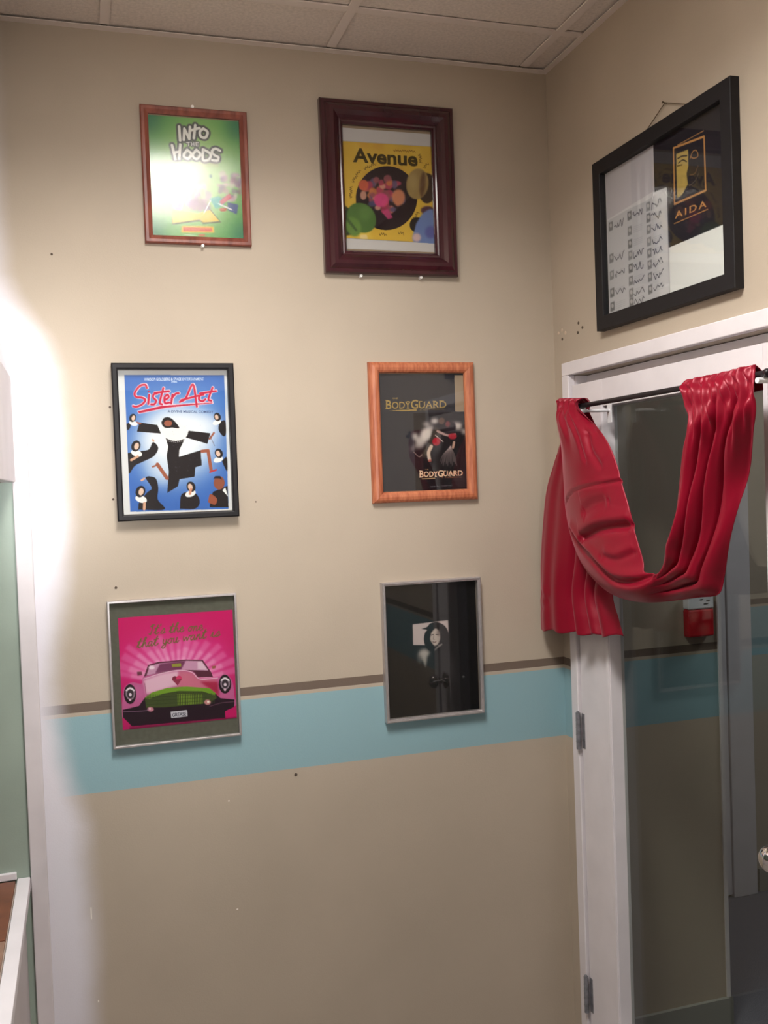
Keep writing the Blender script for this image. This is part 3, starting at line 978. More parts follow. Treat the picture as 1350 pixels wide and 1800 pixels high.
# ---- 4 dark poster, oak frame
def art_body():
    c = Canvas([(208, 198), (1050, 195), (1105, 1330), (258, 1355)], .256, .329, (50, 50, 58))
    c.poly([(960, 212), (1052, 212), (1072, 572), (972, 566)], (158, 138, 118))
    c.poly([(560, 578), (1075, 568), (1110, 1345), (592, 1350)], (26, 22, 26))
    c.stroke([(560, 578), (1070, 568)], 3, (80, 76, 80), .7, False)
    for (x, y, rx, ry, a) in ((770, 660, 40, 26, .95), (690, 690, 40, 22, .7), (690, 790, 60, 62, .95), (640, 850, 60, 46, .8), (580, 810, 26, 36, .9), (620, 900, 50, 30, .6), (1000, 710, 44, 40, .9), (1060, 765, 22, 24, .9), (960, 690, 24, 20, .6), (730, 740, 40, 40, .7), (560, 930, 20, 30, .4)):
        c.ell(x, y, rx, ry, (226, 212, 206), a, 14)
    c.ell(860, 800, 110, 130, (28, 22, 26), .95, 12)
    c.ell(920, 720, 60, 66, (40, 30, 38), 1, 6)
    c.ell(840, 660, 30, 34, (92, 66, 54), 1, 5)
    c.ell(900, 690, 24, 30, (120, 50, 56), .9, 5)
    c.poly([(780, 710), (700, 900), (620, 1010), (680, 1020), (780, 880), (840, 760)], (66, 56, 50), .95, 6)
    c.stroke([(800, 760), (900, 800), (975, 790)], 22, (196, 160, 156), .9, blur=2)
    c.stroke([(780, 800), (855, 862)], 9, (216, 196, 190), .9, False)
    c.ell(790, 862, 40, 40, (178, 34, 50), .95, 5)
    c.ell(950, 810, 42, 30, (178, 40, 54), .9, 5)
    c.stroke([(740, 910), (715, 970), (725, 1040)], 34, (224, 196, 176), .9, blur=3)
    c.ell(728, 1050, 18, 14, (170, 70, 60), .8, 3)
    c.stroke([(965, 870), (955, 920)], 24, (214, 170, 150), .9, blur=3)
    for i in range(12):
        c.stroke([(930, 910), (900 + (i - 4) * 10, 990), (830 + i * 15, 1060 + (i % 3) * 20)], 6, (190, 166, 164), .6, blur=2)
    c.stroke([(570, 965), (620, 1010), (650, 990)], 8, (180, 150, 146), .7)
    G = (168, 140, 78)
    c.text('THE', (352, 446), (408, 446), 14, G, bold=.01)
    c.text('B', (292, 541), (344, 541), 84, G, bold=.012)
    c.text('ODY', (350, 538), (532, 536), 66, G, bold=.010)
    c.text('G', (536, 538), (606, 537), 84, G, bold=.012)
    c.text('UARD', (612, 535), (884, 530), 66, G, bold=.010)
    for (x, y) in ((300, 459), (300, 539), (508, 470), (508, 535), (632, 468), (690, 532), (728, 533), (764, 530), (764, 466), (828, 528), (828, 462), (845, 462), (840, 528)):
        c.stroke([(x - 13, y), (x + 13, y)], 6, G, 1, False)
    c.poly([(318, 558), (450, 550), (595, 547), (592, 560), (450, 563)], G)
    c.text('A NEW MUSICAL', (622, 558), (868, 552), 15, (130, 112, 72))
    G2 = (240, 206, 176)
    c.text('THE', (680, 1142), (716, 1141), 10, (200, 150, 110))
    for dx, cc in ((4, (190, 96, 50)), (0, G2)):
        c.text('B', (628 + dx, 1213), (666 + dx, 1212), 66, cc, bold=.012)
        c.text('ODY', (670 + dx, 1208), (806 + dx, 1206), 52, cc, bold=.010)
        c.text('G', (808 + dx, 1207), (860 + dx, 1206), 62, cc, bold=.012)
        c.text('UARD', (862 + dx, 1203), (1054 + dx, 1198), 52, cc, bold=.010)
    for (x, y) in ((634, 1148), (634, 1211), (790, 1206), (878, 1152), (930, 1202), (968, 1200), (1020, 1150)):
        c.stroke([(x - 9, y), (x + 9, y)], 5, G2, 1, False)
    c.stroke([(652, 1228), (780, 1222)], 6, (236, 190, 140), 1, False)
    c.text('THE MUSICAL', (795, 1222), (1045, 1216), 9, (200, 120, 80))
    c.text('ADELPHI THEATRE', (735, 1312), (950, 1300), 11, (120, 110, 120))
    return c


prof = [(0, 0), (0, .012), (.003, .017), (.008, .0205), (.0155, .022), (.023, .0205), (.028, .017), (.0305, .012), (.0305, .004), (.02, 0)]
p = Pic('framed dark navy poster with gold lettering in rounded honey oak frame', -0.4205, 1.902, .314, .392, prof, M['oak'])
std_inside(p, .03, .004, .0075, M['board'], M['pane'])
p.art('print', art_body(), -.128, .1645, .0048, M['ink'])

# ---- 5 pink car poster, thin metal frame with grey mat
LET = {'i': ([[(0, .1), (.15, .5), (.15, .1), (.25, 0), (.4, .15)], [(.17, .7), (.18, .74)]], .38),
       't': ([[(0, .1), (.25, .95), (.12, .1), (.25, 0), (.4, .15)], [(0, .6), (.36, .66)]], .38),
       's': ([[(0, .05), (.25, .52), (.32, .25), (.2, 0), (.05, .05)], [(.2, 0), (.42, .12)]], .4),
       'h': ([[(0, .1), (.3, .9), (.22, 1), (.12, .6), (.1, 0)], [(.1, .1), (.3, .47), (.36, .1), (.45, 0), (.55, .15)]], .52),
       'e': ([[(0, .15), (.3, .35), (.22, .52), (.08, .35), (.12, .05), (.25, 0), (.42, .15)]], .4),
       'o': ([[(.25, .5), (.05, .35), (.08, .03), (.28, .05), (.33, .4), (.22, .5), (.45, .42)]], .44),
       'n': ([[(.05, 0), (.1, .5)], [(.08, .2), (.25, .5), (.32, .35), (.3, .05), (.4, 0), (.5, .15)]], .48),
       'a': ([[(.32, .45), (.15, .5), (.03, .2), (.12, 0), (.3, .2), (.33, .48), (.32, .05), (.42, 0), (.5, .15)]], .48),
       'y': ([[(.05, .5), (.08, .1), (.25, .1), (.32, .5)], [(.32, .5), (.3, -.2), (.15, -.45), (.02, -.25), (.45, .15)]], .44),
       'u': ([[(.05, .5), (.08, .05), (.22, .02), (.32, .5)], [(.32, .5), (.32, .05), (.42, 0), (.5, .15)]], .48),
       'w': ([[(0, .5), (.08, .02), (.25, .4), (.35, .02), (.5, .5), (.62, .42)]], .6),
       'I': ([[(.3, .85), (.1, .8), (.25, 1), (.45, .95)], [(.3, 1), (.2, .05), (.05, .05)]], .5),
       "'": ([[(.12, 1), (.08, .8)]], .2), ' ': ([], .38)}


def script(c, body, p0, p1, h, wd, col, alpha=1):
    W = sum(LET[q][1] for q in body)
    p0, p1 = np.array(p0, float), np.array(p1, float)
    e = (p1 - p0) / W
    up = np.array([.18 * h, -h])
    x = 0
    for q in body:
        for s_ in LET[q][0]:
            c.stroke([tuple(p0 + e * (x + a) + up * b_) for a, b_ in s_], wd, col, alpha)
        x += LET[q][1]


def art_car():
    c = Canvas([(185, 328), (1160, 255), (1190, 1180), (220, 1290)], .295, .291, (206, 18, 104))
    c.poly([(185, 700), (1180, 640), (1195, 1200), (215, 1300)], (196, 30, 110), .5, 60)
    c.ell(690, 720, 420, 260, (226, 84, 160), .8, 100)
    cx, cy = 690, 900
    for (a, r_, w_) in ((-168, 520, 3), (-160, 560, 4), (-150, 540, 4), (-140, 560, 3), (-128, 500, 4), (-118, 470, 3), (-109, 480, 3.4), (-98, 400, 3), (-88, 420, 3), (-78, 460, 4), (-68, 440, 3.4), (-57, 480, 3.4), (-46, 520, 3), (-36, 500, 3.4), (-26, 540, 3.4), (-16, 520, 3.4)):
        for kk, al in ((1.0, .28), (.78, .35), (.58, .4)):
            t0, t1 = math.radians(a - w_), math.radians(a + w_)
            c.poly([(cx, cy), (cx + r_ * kk * math.cos(t0), cy + r_ * kk * .92 * math.sin(t0)), (cx + r_ * kk * math.cos(t1), cy + r_ * kk * .92 * math.sin(t1))], (250, 196, 226), al, 7)
    script(c, "It's the one", (445, 470), (905, 430), 82, 9, (118, 96, 60))
    script(c, 'that you want is', (345, 585), (1050, 480), 82, 9, (118, 96, 60))
    # car: windscreen
    c.poly([(400, 840), (440, 730), (520, 705), (760, 682), (905, 685), (975, 790), (990, 830)], (92, 40, 62), smooth=False)
    c.poly([(425, 820), (455, 738), (540, 715), (760, 692), (895, 695), (950, 775), (700, 770), (560, 790)], (206, 150, 184))
    c.poly([(500, 800), (540, 722), (640, 706), (760, 694), (720, 770), (560, 792)], (110, 44, 84), .85, 5)
    c.poly([(860, 700), (895, 697), (948, 772), (860, 765)], (236, 206, 224), .8, 4)
    c.ell(470, 752, 26, 16, (250, 226, 240), 1, 4)
    c.poly([(640, 720), (720, 714), (722, 742), (645, 748)], (150, 150, 60), 1, 2)
    c.poly([(345, 790), (385, 785), (390, 815), (350, 822)], (120, 60, 80), 1, 2)
    c.poly([(980, 738), (1015, 734), (1010, 756), (985, 760)], (150, 90, 70), 1, 2)
    # bonnet and wings
    c.poly([(215, 1080), (235, 930), (300, 880), (385, 890), (405, 830), (560, 795), (700, 770), (820, 785), (880, 840), (1040, 830), (1090, 800), (1150, 860), (1170, 1000), (1160, 1080), (700, 1130), (250, 1190)], (196, 96, 150), smooth=True)
    c.poly([(400, 860), (560, 800), (700, 778), (700, 900), (500, 960), (420, 980)], (234, 190, 212), .95, 10)
    c.poly([(700, 778), (810, 792), (870, 850), (1020, 850), (1030, 980), (860, 930), (700, 915)], (208, 112, 140), .95, 10)
    c.poly([(880, 870), (1030, 870), (1040, 1000), (1000, 960)], (170, 30, 70), .9, 8)
    c.stroke([(410, 885), (420, 975)], 4, (150, 80, 110))
    c.stroke([(400, 850), (560, 800), (700, 775), (810, 790), (880, 848), (1030, 838)], 6, (250, 226, 238), .8)
    c.poly([(235, 1100), (250, 1050), (340, 1020), (390, 1000), (400, 950), (350, 900), (230, 980)], (206, 110, 165), .6, 8)
    # heart badge
    c.ell(668, 848, 24, 24, (130, 40, 66)); c.ell(702, 843, 24, 24, (214, 60, 110))
    c.poly([(646, 856), (724, 848), (690, 906)], (150, 50, 80))
    # grille and bumper
    c.poly([(220, 1115), (360, 1080), (410, 1010), (560, 1000), (1000, 960), (1050, 1010), (1170, 1020), (1165, 1085), (1090, 1120), (1090, 1180), (300, 1255), (225, 1180)], (36, 18, 34))
    c.poly([(410, 1015), (470, 968), (600, 930), (760, 915), (960, 930), (1015, 975), (1020, 1010), (960, 1050), (600, 1090), (420, 1095)], (64, 76, 36), smooth=False)
    c.poly([(410, 1010), (470, 965), (600, 925), (760, 912), (960, 926), (1012, 968), (1000, 985), (900, 952), (700, 950), (560, 975), (450, 1020)], (116, 156, 44))
    for i in range(40):
        x = 430 + i * 14.5
        col = (150, 186, 60) if 680 < x < 900 else (70, 84, 50)
        c.stroke([(x, 985 - (x - 430) * .02), (x + 2, 1085 - (x - 430) * .06)], 6, col, .8, False)
    for yy in (1000, 1030, 1060): c.stroke([(430, yy + 10), (980, yy - 30)], 3, (30, 36, 24), .8, False)
    for (x, y, rx, ry) in ((285, 980, 52, 84), (1090, 890, 52, 80)):
        c.ell(x, y, rx, ry, (30, 20, 30))
        c.ell(x + 2, y - 6, rx - 12, ry - 28, (150, 130, 146))
        c.ell(x + 2, y - 2, rx - 24, ry - 44, (60, 50, 60))
        c.stroke([(x - 30, y - 32), (x, y - 50), (x + 34, y - 32)], 14, (240, 232, 240))
        c.ell(x + 2, y + 4, 12, 14, (230, 210, 226))
        c.ell(x, y + 48, 10, 10, (240, 200, 220))
    c.ell(458, 1108, 28, 20, (206, 130, 150), 1, 2); c.ell(452, 1104, 10, 8, (250, 220, 220))
    c.ell(942, 1045, 28, 22, (206, 140, 140), 1, 2); c.ell(948, 1042, 10, 9, (250, 240, 230))
    c.stroke([(230, 1130), (420, 1120), (440, 1100)], 8, (150, 110, 140), .7)
    c.stroke([(960, 1080), (1060, 1050), (1160, 1040)], 8, (120, 80, 100), .7)
    c.poly([(628, 1128), (768, 1112), (772, 1166), (634, 1184)], (206, 202, 214))
    c.text('GREASE', (642, 1172), (760, 1158), 30, (60, 56, 70), bold=.01)
    c.poly([(240, 1262), (1190, 1165), (1192, 1205), (225, 1300)], (110, 14, 60), .8, 8)
    c.poly([(1095, 1130), (1190, 1100), (1190, 1165), (1100, 1178)], (206, 18, 104), .9, 5)
    c.poly([(220, 1200), (275, 1230), (280, 1285), (222, 1290)], (196, 20, 104), .9, 5)
    return c


prof = [(0, 0), (0, .019), (.0012, .020), (.005, .020), (.006, .019), (.006, .004), (.003, 0)]
p = Pic('framed pink poster of a vintage car with grey mat in thin silver metal frame', -1.134, 1.2935, .331, .381, prof, M['silver'])
std_inside(p, .006, .004, .0125, M['board'], M['pane'])
M['matboard'] = mat('grey_green_mat_board', (92, 92, 82), 0.9, noise=0.08, nscale=90)
p.part('mat', (-.160, .005, -.185), (.160, .0065, .185), M['matboard'])
p.art('print', art_car(), -.1395, .1455, .0072, M['ink'])

# ---- 6 black and white portrait, silver frame
def art_port():
    c = Canvas([(172, 200), (1160, 130), (1200, 1510), (230, 1620)], .275, .373, (20, 19, 22))
    c.poly([(485, 612), (868, 566), (872, 700), (860, 840), (490, 834)], (196, 178, 176), 1, 2)
    c.poly([(620, 838), (880, 840), (880, 700), (868, 560), (900, 560), (900, 900), (600, 900)], (20, 19, 22), 1, 3)
    c.ell(610, 935, 66, 62, (176, 166, 160), 1, 18)
    c.poly([(580, 960), (670, 930), (625, 1085)], (166, 158, 152), .9, 10)
    c.ell(560, 990, 26, 50, (96, 90, 88), .7, 14)
    c.poly([(580, 660), (640, 640), (680, 600), (760, 590), (840, 640), (880, 740), (890, 860), (830, 920), (790, 830), (720, 860), (680, 900), (625, 850), (606, 770), (620, 700), (640, 672)], (24, 21, 24), 1, 2, smooth=True)
    c.poly([(685, 700), (730, 655), (770, 690), (782, 760), (760, 820), (722, 842), (695, 815), (672, 770)], (190, 174, 166), 1, 4, smooth=True)
    c.ell(765, 700, 20, 36, (110, 98, 96), .6, 8)
    c.stroke([(686, 728), (708, 722)], 9, (50, 42, 44), .9)
    c.stroke([(735, 722), (760, 724)], 9, (60, 52, 52), .9)
    c.stroke([(712, 735), (706, 770), (720, 774)], 6, (130, 112, 108), .8)
    c.stroke([(702, 800), (722, 804), (736, 798)], 9, (90, 64, 66), .9)
    c.stroke([(725, 890), (745, 865), (796, 826)], 18, (150, 142, 138), .9, blur=3)
    c.poly([(640, 960), (700, 900), (820, 850), (900, 900), (960, 1200), (640, 1230)], (30, 29, 32), .9, 12)
    c.stroke([(710, 1226), (745, 1212), (790, 1212)], 9, (120, 116, 116), .8, blur=2)
    c.stroke([(800, 1205), (838, 1222)], 8, (100, 96, 96), .8, blur=2)
    c.ell(1030, 1170, 14, 10, (120, 118, 118), .9, 3)
    return c


prof = [(0, 0), (0, .021), (.002, .023), (.0045, .023), (.006, .020), (.008, .021), (.0095, .019), (.0095, .004), (.005, 0)]
p = Pic('framed black and white portrait of a long-haired woman in dark clothes in silver metal frame', -0.4155, 1.287, .296, .393, prof, M['silver'], name='framed_portrait', cat='framed photo')
std_inside(p, .009, .004, .0135, M['board'], M['pane'])
p.art('print', art_port(), -.1375, .1865, .0048, M['ink'])

# ---- 7 wide black frame on the right wall with several papers
def art_aida():
    c = Canvas([(203, 678), (978, 200), (1000, 1360), (240, 1632)], .5, .376, (206, 204, 208), step=.0013)
    c.poly([(205, 680), (515, 485), (524, 800), (222, 990)], (190, 184, 192))
    c.poly([(515, 485), (980, 195), (992, 1008), (622, 1172), (606, 1172), (603, 778), (524, 810)], (38, 36, 44))
    O = (196, 140, 84)
    for s_ in ([(645, 520), (838, 448), (848, 802), (652, 890), (645, 520)],): c.stroke(s_, 9, O, .95, False)
    c.stroke([(672, 500), (835, 410)], 4, O, .8, False)
    c.poly([(662, 560), (738, 530), (740, 640), (728, 690), (736, 760), (700, 830), (668, 850)], (176, 150, 84), 1, 2)
    c.stroke([(672, 590), (700, 575), (730, 572)], 6, (50, 40, 34)); c.stroke([(676, 620), (704, 600), (728, 612)], 5, (50, 40, 34)); c.stroke([(668, 640), (700, 632)], 4, (50, 40, 34))
    c.stroke([(750, 590), (768, 545), (790, 540), (800, 575), (775, 590), (752, 580)], 5, O, .8)
    c.stroke([(750, 700), (780, 690), (800, 640)], 4, O, .5)
    c.stroke([(745, 770), (780, 740), (805, 690)], 4, (150, 130, 110), .5)
    c.text('AIDA', (655, 985), (852, 908), 44, O, bold=.012, space=1.3)
    c.stroke([(650, 1018), (860, 925)], 4, O, .9, False)
    c.poly([(622, 1172), (992, 1008), (1002, 1362), (622, 1498)], (226, 226, 226))
    # page of small portraits with signatures
    c.poly([(222, 1000), (350, 925), (470, 868), (603, 778), (622, 1498), (240, 1640)], (186, 184, 190))
    c.poly([(524, 815), (603, 778), (622, 1498), (560, 1515)], (204, 202, 206), .8, 10)
    c.stroke([(614, 1160), (624, 1498)], 3, (130, 128, 130), 1, False)
    rg = random.Random(11)
    cols = [(230, [1035, 1245, 1355, 1470, 1560]), (352, [965, 1065, 1150, 1225, 1310, 1390, 1470, 1530]), (474, [905, 980, 1055, 1135, 1210, 1285, 1365, 1445])]
    for x, Y in cols:
        for y in Y:
            xx = x + (y - 1000) * .03
            g = 90 + rg.random() * 40
            c.poly([(xx, y - 24), (xx + 26, y - 36), (xx + 27, y + 22), (xx + 1, y + 34)], (g, g, g + 4), .9, 2)
            c.ell(xx + 13, y - 6, 8, 14, (176, 172, 174), .9, 1)
            for q in range(4):
                c.stroke([(xx + 34, y - 24 + q * 12), (xx + 92, y - 48 + q * 12)], 2, (150, 150, 156), .6, False)
            if rg.random() < .85:
                pts = [(xx + 30 + i * 7 + rg.random() * 6, y - i * 3.5 + (rg.random() - .5) * 50) for i in range(10)]
                c.stroke(pts, 4, (46, 44, 56), .85)
    return c


prof = [(0, 0), (0, .022), (.001, .023), (.035, .023), (.036, .022), (.036, .004), (.02, 0)]
p = Pic('wide black framed collage of signed pages and a dark poster, hanging above the glass door', -0.576, 2.364, .574, .44, prof, M['blackflat'], wall='right', name='framed_collage')
std_inside(p, .036, .004, .0135, M['board'], M['pane'])
p.art('print', art_aida(), -.250, .187, .0055, M['ink'])
# hanging wire and its nail
bm = bmesh.new()
pts = [(-.006, -.487, 2.575), (-.005, -.602, 2.6285), (-.006, -.735, 2.572)]
for a, b_ in zip(pts[:-1], pts[1:]): cyl(bm, a, b_, .0011, seg=8)
link('hanging_wire', fin(bm, 'hanging_wire'), M['wire'], p.o)
bm = bmesh.new()
cyl(bm, (.004, -.602, 2.627), (-.011, -.602, 2.629), .0014, seg=10)
cyl(bm, (-.011, -.602, 2.629), (-.012, -.602, 2.6292), .003, seg=12)
tag(link('nail', fin(bm, 'nail'), M['wire']), 'small nail in the right wall holding the wire of the black framed collage', 'nail')

# push pins above and below the two top pictures
pins = [(-1.03, 2.7595, 'white push pin above the green poster frame', 1), (-1.018, 2.4005, 'white push pin under the green poster frame', 0),
        (-.589, 2.3345, 'left white push pin under the dark cherry frame', 0), (-.414, 2.3345, 'right white push pin under the dark cherry frame', 0)]
for (x, z, lb, up_) in pins:
    bm = bmesh.new()
    cyl(bm, (x, .006, z), (x, -.004, z), .0007, seg=8)
    cyl(bm, (x, -.003, z), (x, -.005, z), .0042, seg=16)
    cyl(bm, (x, -.005, z), (x, -.013, z), .0024, .0028, seg=16)
    cyl(bm, (x, -.013, z), (x, -.0155, z), .0040, seg=16)
    tag(link('push_pin', fin(bm, 'push_pin'), M['pin']), lb, 'push pin', 'white push pins around the top pictures')

# ------------------------------------------------------------------ curtain rod with brackets
RX, RZ, RR = -0.100, 1.9435, 0.0062
rod = thing('curtain_rod', (RX, -0.62, RZ - RR), 'thin black metal curtain rod across the top of the glass door', 'curtain rod')
bm = bmesh.new()
cyl(bm, (RX, -0.262, RZ), (RX, -1.05, RZ), RR, seg=20)
link('pole', fin(bm, 'pole'), M['iron'], rod, smooth=False)
for ye, sg in ((-1.05, -1), (-.262, 1)):
    bm = bmesh.new()
    cyl(bm, (RX, ye, RZ), (RX, ye + sg * .012, RZ), .009, .008, 20)
    ball(bm, (RX, ye + sg * .018, RZ), .010, (1, 1, 1), 16)
    for a in range(4):
        dz, dx = math.sin(a * math.pi / 2), math.cos(a * math.pi / 2)
        ball(bm, (RX + dx * .011, ye + sg * .016, RZ + dz * .0145), .0068, (1, 1, 1), 12)
    link('finial', fin(bm, 'finial'), M['iron'], rod, smooth=True)
for yb in (-.33, -1.037):
    bm = bmesh.new()
    bm_box(bm, (LX0 - .003, yb - .011, RZ - .045), (LX0, yb + .011, RZ + .004), .001)
    cyl(bm, (LX0 - .002, yb, RZ - .012), (RX + .004, yb, RZ - .0125), .0045, seg=12)
    cyl(bm, (RX - .012, yb, RZ - .0125), (RX + .012, yb, RZ - .0125), .0058, seg=12)
    bm_box(bm, (RX + .008, yb - .006, RZ - .014), (RX + .012, yb + .006, RZ + .004), .001)
    link('bracket', fin(bm, 'bracket'), M['clearp'], rod)

# ------------------------------------------------------------------ crimson satin scarf draped over the rod
# stations along the cloth: (x, y, z) of the outer (A) edge and of the inner (B) edge
SW = [(-0.11, -0.231, 1.956, -0.125, -0.406, 1.94), (-0.11, -0.218, 1.924, -0.125, -0.44, 1.908), (-0.11, -0.226, 1.876, -0.125, -0.476, 1.87), (-0.11, -0.237, 1.813, -0.125, -0.52, 1.825), (-0.11, -0.245, 1.746, -0.125, -0.549, 1.777), (-0.11, -0.248, 1.685, -0.125, -0.567, 1.735), (-0.11, -0.262, 1.633, -0.125, -0.595, 1.68), (-0.11, -0.282, 1.591, -0.125, -0.615, 1.627), (-0.11, -0.322, 1.541, -0.125, -0.637, 1.583), (-0.11, -0.375, 1.504, -0.125, -0.65, 1.555), (-0.11, -0.453, 1.473, -0.125, -0.659, 1.538), (-0.11, -0.535, 1.461, -0.125, -0.677, 1.535), (-0.11, -0.628, 1.463, -0.125, -0.702, 1.536), (-0.085, -0.69, 1.471, -0.125, -0.718, 1.548), (-0.085, -0.784, 1.488, -0.125, -0.731, 1.565), (-0.085, -0.841, 1.5, -0.125, -0.743, 1.583), (-0.085, -0.863, 1.538, -0.125, -0.75, 1.605), (-0.085, -0.886, 1.584, -0.125, -0.763, 1.633), (-0.085, -0.911, 1.636, -0.125, -0.776, 1.671), (-0.085, -0.936, 1.694, -0.125, -0.79, 1.721), (-0.085, -0.957, 1.744, -0.125, -0.807, 1.767), (-0.085, -0.972, 1.793, -0.125, -0.825, 1.815), (-0.085, -0.986, 1.834, -0.125, -0.836, 1.851), (-0.085, -0.997, 1.875, -0.125, -0.837, 1.877), (-0.085, -1.002, 1.902, -0.125, -0.826, 1.904), (-0.085, -1.001, 1.926, -0.125, -0.819, 1.931)]
TL = [(-0.183, 1.858, -0.293, 1.932), (-0.137, 1.796, -0.395, 1.806), (-0.088, 1.722, -0.433, 1.716), (-0.059, 1.62, -0.445, 1.631), (-0.04, 1.517, -0.423, 1.541), (-0.035, 1.439, -0.388, 1.456), (-0.029, 1.36, -0.415, 1.391), (-0.029, 1.319, -0.434, 1.352)]
st = []      # (A, B, kind)  kind: 0 tail, 1 over the rod, 2 swag
for (ya, za, yb, zb) in reversed(TL):
    st.append(((-.083, ya, za), (-.055, yb, zb), 0))
st.append(((-.082, -.215, 1.925), (-.078, -.335, 1.932), 0))
st.append(((-.084, -.222, 1.948), (-.082, -.350, 1.950), 1))
st.append(((-.098, -.228, 1.972), (-.099, -.352, 1.962), 1))
st.append(((-.112, -.226, 1.968), (-.116, -.350, 1.955), 1))
n_tail = len(st)
for i, row in enumerate(SW):
    a, b_ = list(row[:3]), list(row[3:])
    if i == 0: b_ = [-.122, -.362, 1.938]
    if i == 1: b_ = [-.124, -.405, 1.912]
    if i >= 21: a[0] -= .030 * min(1, (i - 20) / 3); a[1] -= .030 * min(1, (i - 20) / 3)
    st.append((a, b_, 2))
n_sw = len(st)
st.append(((-.112, -1.022, 1.950), (-.116, -.812, 1.946), 1))
st.append(((-.100, -1.022, 1.963), (-.100, -.812, 1.958), 1))
st.append(((-.084, -1.022, 1.950), (-.084, -.812, 1.948), 1))
st.append(((-.082, -1.016, 1.935), (-.082, -.815, 1.93), 0))
st.append(((-.080, -1.014, 1.915), (-.080, -.82, 1.905), 0))

A = np.array([s_[0] for s_ in st], float)
B = np.array([s_[1] for s_ in st], float)
SUB = 10
Ai = np.array(catmull(list(A), SUB))
Bi = np.array(catmull(list(B), SUB))
tt = np.arange(len(Ai)) / SUB                      # station coordinate
NV = 110
V = np.linspace(0, 1, NV)                          # 0 = outer edge A, 1 = inner edge B
G = Ai[:, None, :] * (1 - V[None, :, None]) + Bi[:, None, :] * V[None, :, None]


def sstep(a, b_, x):
    t = np.clip((x - a) / (b_ - a), 0, 1)
    return t * t * (3 - 2 * t)


TT, VV = np.meshgrid(tt, V, indexing='ij')
D = np.zeros_like(TT)                              # displacement towards the room (-x)
tail_w = 1 - sstep(n_tail - 5, n_tail - 3, TT)
left_w = sstep(n_tail - 1, n_tail + 2, TT) * (1 - sstep(n_tail + 11, n_tail + 13.5, TT))
right_w = sstep(n_tail + 12, n_tail + 15, TT) * (1 - sstep(n_sw + .5, n_sw + 2, TT))
# tail: knife pleats on its inner half and a broad roll on the outer half
sx_ = VV
fold = np.zeros_like(D)
for (c0, w0, h0) in ((.10, .07, .012), (.27, .09, .015), (.44, .035, -.015), (.53, .06, .014), (.62, .022, -.013), (.70, .05, .013), (.765, .02, -.014), (.86, .08, .016)):
    fold += h0 * np.exp(-((sx_ - c0) / w0) ** 2)
tw = tail_w * (0.35 + .65 * sstep(0, 1, (n_tail - 5 - TT) / 6))
D += fold * tw
# left sheet: full, rounded, then creases drawn below
D += left_w * (.030 * np.sin(np.pi * np.clip(VV, 0, 1)) ** .8)
D += left_w * (.006 * np.sin(VV * 15 + TT * .3)) * (1 - sstep(n_tail + 1, n_tail + 4, TT))
# right strand: gathered pleats running from the rod to the lowest point
ph = VV + .025 * np.sin(TT * .9)
pl = np.zeros_like(D)
for (c0, w0, h0) in ((.90, .08, .010), (.78, .026, -.026), (.68, .07, .010), (.56, .03, -.028), (.45, .08, .010), (.315, .026, -.024), (.19, .10, .008), (0, .07, -.012)):
    pl += h0 * np.exp(-((ph - c0) / w0) ** 2)
D += right_w * pl * 1.35 * (1 - .75 * sstep(n_sw - 4, n_sw - 1.5, TT)) * (.75 + .35 * np.sin(TT * .55 + VV * 5)) + right_w * .004 * np.sin(VV * 9 + TT * 1.3)
g2 = sstep(n_tail - 4, n_tail - 2, TT) * (1 - sstep(n_tail, n_tail + 3, TT))
D += g2 * (.005 * np.sin(VV * 26 + np.sin(TT * 1.7)) + .003 * np.sin(VV * 50 + 2))
# small gathers close under the rod on the right
gw = sstep(n_sw - 6, n_sw - 2, TT) * (1 - sstep(n_sw + 1, n_sw + 3, TT))
D += gw * (.0045 * np.sin(VV * 46 + np.sin(TT * 2.1) * 1.2) + .003 * np.sin(VV * 83 + 1))
G[..., 0] -= D
# creases in the y,z plane of the door (left sheet only)


def crease(path, width, depth, up_shift, up_gain, mask):
    P = np.array(catmull(path, 8))
    y, z = G[..., 1], G[..., 2]
    best = np.full(y.shape, 1e9)
    sgn = np.zeros(y.shape)
    tp = np.zeros(y.shape)
    n = len(P) - 1
    for i in range(n):
        a, b_ = P[i], P[i + 1]
        d = b_ - a
        t = np.clip(((y - a[0]) * d[0] + (z - a[1]) * d[1]) / (d @ d), 0, 1)
        q0, q1 = y - a[0] - t * d[0], z - a[1] - t * d[1]
        ds = np.hypot(q0, q1)
        k_ = ds < best
        best = np.where(k_, ds, best)
        sgn = np.where(k_, q1, sgn)
        tp = np.where(k_, (i + t) / n, tp)
    fade = np.clip(np.minimum(tp / .12, (1 - tp) / .03), 0, 1)
    fade = np.where((tp <= 0) | (tp >= 1), np.exp(-(best / .01) ** 2), np.maximum(fade, .15))
    val = depth * np.exp(-(best / width) ** 2)
    rid = up_gain * np.exp(-((sgn - up_shift) / (width * 1.8)) ** 2) * np.exp(-(best / (width * 4)) ** 2)
    G[..., 0] += (val - rid) * fade * mask


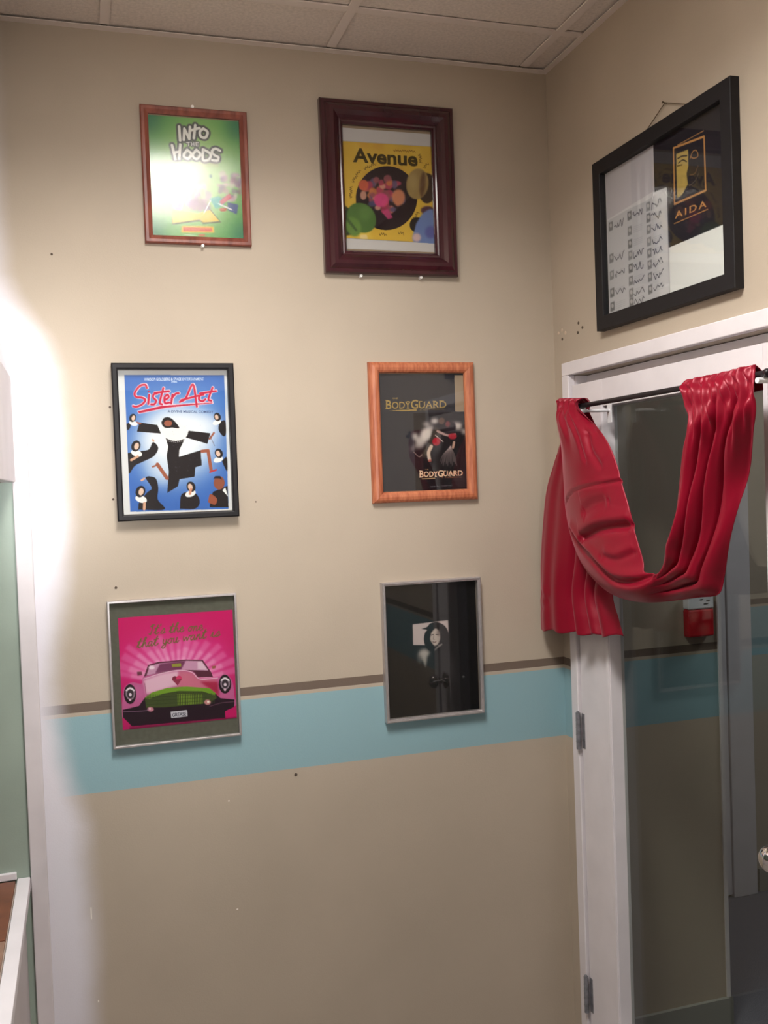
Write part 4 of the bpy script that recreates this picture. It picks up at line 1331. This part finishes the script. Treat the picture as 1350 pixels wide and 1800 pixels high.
lm = sstep(n_tail - .5, n_tail + 1, TT) * (1 - sstep(n_tail + 12, n_tail + 14, TT))
crease([(-.27, 1.690), (-.307, 1.707), (-.37, 1.725), (-.469, 1.738), (-.572, 1.747)], .0035, .006, .010, .003, lm)
crease([(-.385, 1.600), (-.409, 1.609), (-.496, 1.632), (-.60, 1.642)], .012, .017, .022, .008, lm)
crease([(-.29, 1.622), (-.311, 1.612), (-.37, 1.582), (-.432, 1.559), (-.499, 1.528), (-.555, 1.511), (-.632, 1.513), (-.692, 1.532)], .009, .015, .018, .008, lm)
crease([(-.43, 1.87), (-.455, 1.82), (-.49, 1.785)], .010, .008, .012, .004, lm)
crease([(-.36, 1.90), (-.40, 1.86), (-.43, 1.80)], .008, .006, .01, .003, lm)
crease([(-.52, 1.70), (-.46, 1.69), (-.41, 1.67)], .018, .008, .02, .003, lm)
crease([(-.50, 1.565), (-.56, 1.56), (-.62, 1.58)], .010, .006, .012, .004, lm)
crease([(-.033, 1.43), (-.06, 1.42), (-.085, 1.41)], .012, .004, .014, .002, tail_w)
crease([(-.036, 1.38), (-.06, 1.39), (-.09, 1.405)], .012, .003, .014, .002, tail_w)
# keep the tail clear of the back wall and of the door
G[..., 1] = np.minimum(G[..., 1], -.010)
G[..., 0] = np.minimum(G[..., 0], -.030)
# uneven hem
hem = (1 - sstep(0, 1.2, TT))
G[..., 2] -= hem * (.004 * np.sin(VV * 25) + .010 * VV * (1 - VV))
nu = len(tt)
idx = np.arange(nu * NV).reshape(nu, NV)
fa = np.stack([idx[:-1, :-1], idx[1:, :-1], idx[1:, 1:], idx[:-1, 1:]], -1).reshape(-1, 4)
me = bpy.data.meshes.new('satin_curtain')
me.from_pydata(G.reshape(-1, 3).tolist(), [], fa.tolist())
cur = link('satin_curtain', me, M['satin'], smooth=True)
so = cur.modifiers.new('thickness', 'SOLIDIFY')
so.thickness = 0.0012
so.offset = 0
tag(cur, 'shiny crimson satin curtain scarf swagged over the black rod in front of the glass door', 'curtain')
